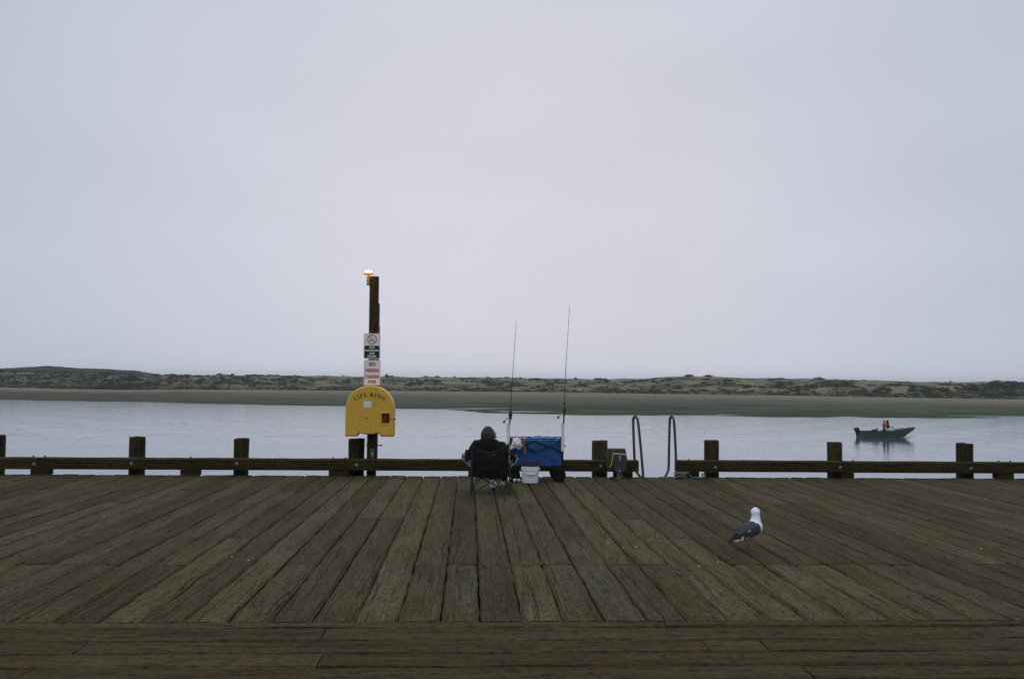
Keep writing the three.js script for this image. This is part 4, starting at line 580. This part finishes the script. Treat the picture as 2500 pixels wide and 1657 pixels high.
// ---------- gull ----------
{
  const t = thing('gull', 'black backed white gull standing on the planks, head turned away', 'bird', [2.772, 0, -9.04], 0.6);
  const hd = [0.105, 0, -0.01]; // local: +x forward
  const bones = [[[0.085, 0.218, 0], [-0.03, 0.195, 0], 0.076, 0.07], [[-0.03, 0.195, 0], [-0.15, 0.158, 0], 0.068, 0.03], [[0.09, 0.235, 0], [0.105, 0.3, -0.003], 0.058, 0.037], [[0.105, 0.3, -0.003], [0.1, 0.355, -0.006], 0.036, 0.034], { e: [0.108, 0.377, -0.008], r: [0.036, 0.035, 0.039] }, [[0.12, 0.376, -0.02], [0.146, 0.371, -0.044], 0.028, 0.016]];
  const core = chain(bones, 0.035);
  const flat = (x, y, z, A, B, ra, rb, fl) => { const dx = B[0] - A[0], dy = B[1] - A[1], dz = B[2] - A[2], l = dx * dx + dy * dy + dz * dz, k = clamp(((x - A[0]) * dx + (y - A[1]) * dy + (z - A[2]) * dz) / l); const px = x - A[0] - k * dx, py = y - A[1] - k * dy, pz = (z - A[2] - k * dz) / fl; return (Math.hypot(px, py, pz) - (ra + (rb - ra) * k)) * fl * 0.9; };
  const wing = (x, y, z) => { const s = z > 0 ? 1 : -1, q = z * s; return smin(flat(x, y, q, [0.028, 0.205, 0.06], [-0.1, 0.182, 0.054], 0.056, 0.046, 0.42), flat(x, y, q, [-0.08, 0.182, 0.05], [-0.31, 0.118, 0.008], 0.036, 0.008, 0.4), 0.02); };
  const tail = (x, y, z) => ellip(x, y, z, [-0.185, 0.118, 0], [0.085, 0.011, 0.032]);
  const F = (x, y, z) => smin(smin(core(x, y, z), wing(x, y, z), 0.012), tail(x, y, z), 0.02);
  const g = field(F, [-0.33, 0.06, -0.13], [0.21, 0.44, 0.13], 0.0048), p = g.attributes.position, col = [];
  for (let i = 0; i < p.count; i++) {
    const x = p.getX(i), y = p.getY(i), z = p.getZ(i), q = Math.abs(z), cd = core(x, y, z), wd = wing(x, y, z); let c = [0.84, 0.82, 0.84];
    const mantle = (wd < 0.006 && wd < cd + 0.004) || (x < 0.055 - 0.5 * Math.max(0, y - 0.25) && y > 0.22 - 0.38 * Math.max(0, -x) && x > -0.2 && y < 0.285);
    if (mantle) { c = [0.034, 0.037, 0.038]; if (x < -0.165) c = [0.012, 0.012, 0.011]; const tr = y - (0.178 + 0.33 * (x + 0.1)); if (x > -0.178 && x < -0.148 && tr < -0.004 && q > 0.02 && y < 0.163) c = [0.66, 0.65, 0.64]; if (x > -0.105 && x < -0.08 && y > 0.2 && y < 0.213 && q > 0.03) c = [0.6, 0.6, 0.6]; if (wd < 0.006 && y < 0.143 + 0.05 * Math.max(0, x + 0.05) && x > -0.13 && x < 0.0) c = [0.55, 0.54, 0.5]; }
    
    
    const v = 1 + 0.08 * n3(x * 90, y * 90, z * 90); col.push(c[0] * v, c[1] * v, c[2] * v);
  }
  g.setAttribute('color', new THREE.Float32BufferAttribute(col, 3)); part('body', g, matOf([1, 1, 1], 0.8, { vertexColors: true }), t);
  part('bill', new THREE.ConeGeometry(0.009, 0.05, 10).rotateX(-Math.PI / 2).rotateY(-0.71).translate(0.172, 0.367, -0.068), matOf([0.6, 0.38, 0.05], 0.5), t);
  for (const s of [-1, 1]) part('eye', new THREE.SphereGeometry(0.0042, 8, 6).translate(0.126 + s * 0.02, 0.384, -0.026 + s * 0.017), blackM, t);
  t.scale.setScalar(0.97);
  const pink = matOf([0.3, 0.1, 0.06], 0.6);
  for (const s of [-1, 1]) {
    const fx = s > 0 ? -0.012 : 0.03; const L = [bar(V(0.0, 0.15, s * 0.032), V(-0.014 + fx * 0.5, 0.075, s * 0.03), 0.008, 0.0055), bar(V(-0.014 + fx * 0.5, 0.075, s * 0.03), V(fx, 0.006, s * 0.03), 0.0052, 0.0048)];
    for (const a of [-0.42, 0, 0.42]) L.push(bar(V(fx, 0.006, s * 0.03), V(fx + 0.056 * Math.cos(a), 0.004, s * 0.03 + 0.056 * Math.sin(a)), 0.0048, 0.0028, 7));
    const w = new THREE.BufferGeometry(); const P = [[0, 0.005, 0], [0.05 * Math.cos(0.42), 0.003, -0.05 * Math.sin(0.42)], [0.048, 0.004, 0], [0.05 * Math.cos(0.42), 0.003, 0.05 * Math.sin(0.42)]].map(([a, b, c]) => [a + fx, b, c + s * 0.03]); w.setAttribute('position', new THREE.Float32BufferAttribute([0, 1, 2, 0, 2, 3].flatMap((k) => P[k]), 3)); w.setAttribute('uv', new THREE.Float32BufferAttribute(new Array(12).fill(0), 2)); w.computeVertexNormals(); L.push(w);
    part('leg', L, pink, t);
  }
}
// shell fragments dropped on the deck
[[1.42, -9.38, 'white shell chip left of the gull, leftmost of three'], [1.53, -9.13, 'white shell chip left of the gull, middle of three'], [1.67, -9.17, 'white shell chip left of the gull, rightmost of three'], [2.07, -8.24, 'white shell chip in front of the gull, left one of a pair'], [2.29, -8.42, 'white shell chip in front of the gull, right one of a pair'], [5.15, -9.1, 'lone white shell chip on the planks far right of the gull'], [-2.17, -8.66, 'white shell chip on the left deck, left one of a pair'], [-1.98, -8.5, 'white shell chip on the left deck, right one of a pair'], [3.66, -13.5, 'lone white shell chip on the planks below the pile right of the ladder']].forEach(([x, z, label], i) => {
  const s = new THREE.Shape(); for (let k = 0; k <= 9; k++) { const a = k / 9 * 6.283, q = 0.008 * (0.7 + 0.5 * n2(k * 1.1, i * 5)); k ? s.lineTo(1.5 * q * Math.cos(a), q * Math.sin(a)) : s.moveTo(1.5 * q, 0); }
  const o = part('shell_fragment', new THREE.ExtrudeGeometry(s, { depth: 0.003, bevelEnabled: true, bevelSize: 0.001, bevelThickness: 0.001, bevelSegments: 1 }).rotateX(-Math.PI / 2), matOf([0.6, 0.6, 0.56], 0.6), scene); o.position.set(x, 0.001, z); o.rotation.y = i * 1.7; tag(o, label, 'shell', 'shell fragments on the deck');
});

// ---------- skiff with two people ----------
{
  const BX = 45.25, BZ = -105.4, t = thing('skiff', 'grey green open skiff with black outboard motoring along the channel', 'boat', [BX, WATER, BZ], -0.05);
  const hull = matOf([0.1, 0.11, 0.08], 0.5, { map: grime }), N = 30, pos = [], idx = [], sec = (s) => { const b = 1.02 * Math.pow(1 - Math.pow(clamp((s - 0.35) / 0.65), 2.4), 0.75), sheer = 0.62 + 0.52 * Math.pow(s, 2.6), keel = -0.2 + 1.18 * Math.pow(clamp((s - 0.72) / 0.28), 1.5), ch = lerp(-0.02, sheer * 0.8, Math.pow(clamp((s - 0.45) / 0.55), 1.8)), cb = b * lerp(0.86, 0.5, s); return [[keel, 0], [ch, cb], [sheer, b + 0.02], [sheer + 0.03, b + 0.05], [sheer + 0.03, b - 0.06], [sheer - 0.06, b - 0.08], [Math.max(ch + 0.1, 0.06), Math.max(0, cb - 0.08)], [Math.max(keel + 0.1, 0.05), 0]]; };
  const K = 8; for (const sd of [1, -1]) for (let i = 0; i <= N; i++) { const s = i / N, q = sec(s); for (const [y, z] of q) pos.push(6.35 * s + (y > 0.4 ? 0.12 * s * (y - 0.4) : 0), y, sd * z); }
  const R = (N + 1) * K; for (let h = 0; h < 2; h++) for (let i = 0; i < N; i++) for (let k = 0; k < K - 1; k++) { const a = h * R + i * K + k, b = a + 1, c = a + K, d = c + 1; h ? idx.push(a, b, c, b, d, c) : idx.push(a, c, b, b, c, d); }
  for (let k = 0; k < 3; k++) { const a = k, b = k + 1; idx.push(a, b, R + a, b, R + b, R + a); } { const a = 3; idx.push(a, 7, R + a, 7, R + 7, R + a); }
  const g = new THREE.BufferGeometry(); g.setAttribute('position', new THREE.Float32BufferAttribute(pos, 3)); g.setAttribute('uv', new THREE.Float32BufferAttribute(new Array(pos.length / 3 * 2).fill(0).map((_, i) => pos[(i >> 1) * 3 + (i & 1)] * 0.5), 2)); g.setIndex(idx);
  hull.side = THREE.DoubleSide; part('hull', toCreasedNormals(g, 0.6), hull, t);
  part('deck', box(4.6, 0.03, 1.5, 2.6, 0.1, 0), matOf([0.3, 0.3, 0.28], 0.8), t);
  const gun = []; for (let i = 0; i <= 22; i++) { const s = i / 22, q = sec(s)[3]; gun.push([6.35 * s + 0.12 * s * (q[0] - 0.4), q[0] + 0.015, q[1] - 0.02]); }
  for (const sd of [1, -1]) for (const f of [0.35, 0.68]) { const P = []; for (let i = 0; i <= 20; i++) { const s = i / 20 * 0.93, q = sec(s), y = lerp(q[1][0], q[2][0], f); P.push(V(6.35 * s + (y > 0.4 ? 0.12 * s * (y - 0.4) : 0), y, sd * (lerp(q[1][1], q[2][1], f) + 0.008))); } part('strake', tube(P, 0.02, 50, 6), matOf([0.14, 0.15, 0.12], 0.5), t); }
  for (const sd of [1, -1]) part('gunwale', tube(gun.map(([x, y, z]) => V(x, y, sd * z)), 0.028, 60, 6), matOf([0.02, 0.02, 0.018], 0.6), t);
  const ob = part('outboard', field((x, y, z) => smin(smin(ellip(x, y, z, [-0.28, 0.88, 0], [0.35, 0.24, 0.22]), capsule(x, y, z, [-0.3, 0.75, 0], [-0.22, 0.1, 0], 0.17, 0.1), 0.12), capsule(x, y, z, [-0.22, 0.2, 0], [-0.25, -0.4, 0], 0.09, 0.06), 0.08), [-0.75, -0.5, -0.3], [0.15, 1.2, 0.3], 0.035), matOf([0.014, 0.013, 0.012], 0.4), t); part('mount_bracket', box(0.2, 0.3, 0.3, 0.03, 0.55, 0), darkM, ob);
  part('console', [box(0.6, 0.75, 0.75, 3.7, 0.5, -0.1, 0.06), box(0.5, 0.1, 0.7, 3.72, 0.92, -0.1, 0.04)], matOf([0.6, 0.62, 0.62], 0.5, { map: grime }), t);
  part('windscreen', new RoundedBoxGeometry(0.03, 0.35, 0.66, 2, 0.01).rotateZ(0.35).translate(3.95, 1.12, -0.1), matOf([0.5, 0.6, 0.62], 0.2, { transparent: true, opacity: 0.5 }), t);
  part('seat', [box(0.55, 0.5, 0.8, 2.35, 0.42, 0, 0.05), box(0.15, 0.45, 0.75, 2.1, 0.85, 0, 0.05)], matOf([0.6, 0.58, 0.54], 0.6, { map: grime }), t);
  part('antenna', bar(V(2.0, 0.6, -0.5), V(1.92, 2.4, -0.5), 0.016, 0.008, 6), matOf([0.4, 0.4, 0.4], 0.5), t);
  part('bow_rail', tube([V(5.0, 0.98, 0.5), V(5.4, 1.3, 0.42), V(6.0, 1.42, 0.22), V(6.35, 1.44, 0), V(6.0, 1.42, -0.22), V(5.4, 1.3, -0.42), V(5.0, 0.98, -0.5)], 0.014, 50, 6), matOf([0.4, 0.42, 0.4], 0.4, { metalness: 0.6 }), t);
  for (const [x, l] of [[1.35, 0.32], [1.75, 0.4]]) part('cleat', [bar(V(x, 0.6, 0.75), V(x + 0.02, 0.6 + l, 0.75), 0.03), box(0.14, 0.1, 0.1, x, 0.62 + l * 0.5, 0.75)], darkM, t);
  const cr = part('fish_crate', [box(0.5, 0.34, 0.42, 0, 0.17, 0, 0.03), box(0.54, 0.05, 0.46, 0, 0.36, 0, 0.02)], matOf([0.05, 0.035, 0.03], 0.7), scene); cr.position.set(BX + 1.75, WATER + 0.5, BZ + 0.2); tag(cr, 'dark crate standing in the skiff behind the helm', 'crate');
  // bow foam
  const foam = leafClump(260, 0.05, 0.55, 0.16, 66, [0.75, 0.78, 0.8]).scale(1.5, 1, 1); const fo = part('bow_foam', foam, leafMat, scene); fo.position.set(BX + 5.2, WATER + 0.0, BZ + 0.75); tag(fo, 'small white bow wave foam where the skiff cuts the water', 'foam', null, 'stuff');
  const stand = (name, label, x, z, f, jm, tm, hat, arm) => {
    const p = thing(name, label, 'person', [BX + x, WATER + 0.11, BZ + z], f), mk = (sh, e) => sh.map((b) => [b[0], b[1], b[2] + e, b[3] + e]);
    const torso = [[[-0.08, 0.95, 0], [0.08, 0.95, 0], 0.13, 0.13], [[0, 1.0, 0], [0, 1.3, 0.02], 0.15, 0.16], [[-0.13, 1.42, 0.01], [0.13, 1.42, 0.01], 0.09, 0.09]], arms = [[[-0.19, 1.42, 0], [-0.29, 1.14, 0.04], 0.068, 0.055], [[-0.29, 1.14, 0.04], arm[0], 0.052, 0.038], [[0.19, 1.42, 0], [0.29, 1.14, 0.04], 0.068, 0.055], [[0.29, 1.14, 0.04], arm[1], 0.052, 0.038]], legs = [[[-0.1, 0.92, 0], [-0.12, 0.5, 0.04], 0.1, 0.07], [[-0.12, 0.5, 0.04], [-0.12, 0.08, 0], 0.066, 0.05], [[0.1, 0.92, 0], [0.12, 0.5, 0.04], 0.1, 0.07], [[0.12, 0.5, 0.04], [0.12, 0.08, 0], 0.066, 0.05]];
    const dir = (a, b) => V(...b).sub(V(...a)).normalize().toArray();
    part('body', field(chain([...headBones([0, 1.68, 0.02], [0, 1], 1.05), [[0, 1.6, 0.01], [0, 1.46, 0], 0.055, 0.065], ...mk(torso, -0.03), ...mk(arms, -0.014), ...mk(legs, -0.014), ...handBones(arm[0], dir([-0.29, 1.14, 0.04], arm[0])), ...handBones(arm[1], dir([0.29, 1.14, 0.04], arm[1])), [[-0.12, 0.05, -0.03], [-0.13, 0.045, 0.16], 0.045, 0.04], [[0.12, 0.05, -0.03], [0.13, 0.045, 0.16], 0.045, 0.04]], 0.014), [-0.48, -0.02, -0.25], [0.48, 1.85, 0.5], 0.016), skinM, p);
    part('jacket', field(chain([...torso, ...mk(arms, 0.01)], 0.05), [-0.46, 0.78, -0.22], [0.46, 1.56, 0.45], 0.018), jm, p);
    part('trousers', field(chain([[[-0.08, 0.92, 0], [0.08, 0.92, 0], 0.12, 0.12], ...legs], 0.03), [-0.3, 0.0, -0.2], [0.3, 1.08, 0.2], 0.018), tm, p);
    hat(p);
  };
  stand('person', 'person in bright orange jacket and dark cap standing at the helm of the skiff', 2.93, 0.1, Math.PI / 2 + 0.15, clothD([0.55, 0.09, 0.012]), clothD([0.03, 0.028, 0.025]), (p) => part('knit_cap', new THREE.SphereGeometry(0.118, 18, 12, 0, 7, 0, 1.7).scale(0.95, 1.05, 1.05).translate(0, 1.7, 0.01), clothD([0.02, 0.02, 0.018]), p), [[-0.16, 1.1, 0.26], [0.16, 1.1, 0.26]]);
  stand('person', 'person in dark hooded jacket standing behind the white console of the skiff', 3.68, -0.62, Math.PI / 2 - 0.5, clothD([0.022, 0.026, 0.02]), clothD([0.03, 0.035, 0.04]), (p) => part('hood', field((x, y, z) => Math.max(smin(ellip(x, y, z, [0, 1.7, 0], [0.125, 0.145, 0.135]), capsule(x, y, z, [0, 1.62, -0.03], [0, 1.46, -0.04], 0.12, 0.15), 0.06), -capsule(x, y, z, [0, 1.68, 0.06], [0, 1.66, 0.3], 0.09, 0.09)), [-0.22, 1.3, -0.25], [0.22, 1.9, 0.25], 0.016), clothD([0.022, 0.026, 0.02]), p), [[-0.2, 1.02, 0.28], [0.2, 1.02, 0.28]]);
}
scene.traverse((o) => { if (o.isMesh) o.castShadow = o.receiveShadow = true; });
renderer.render(scene, camera);
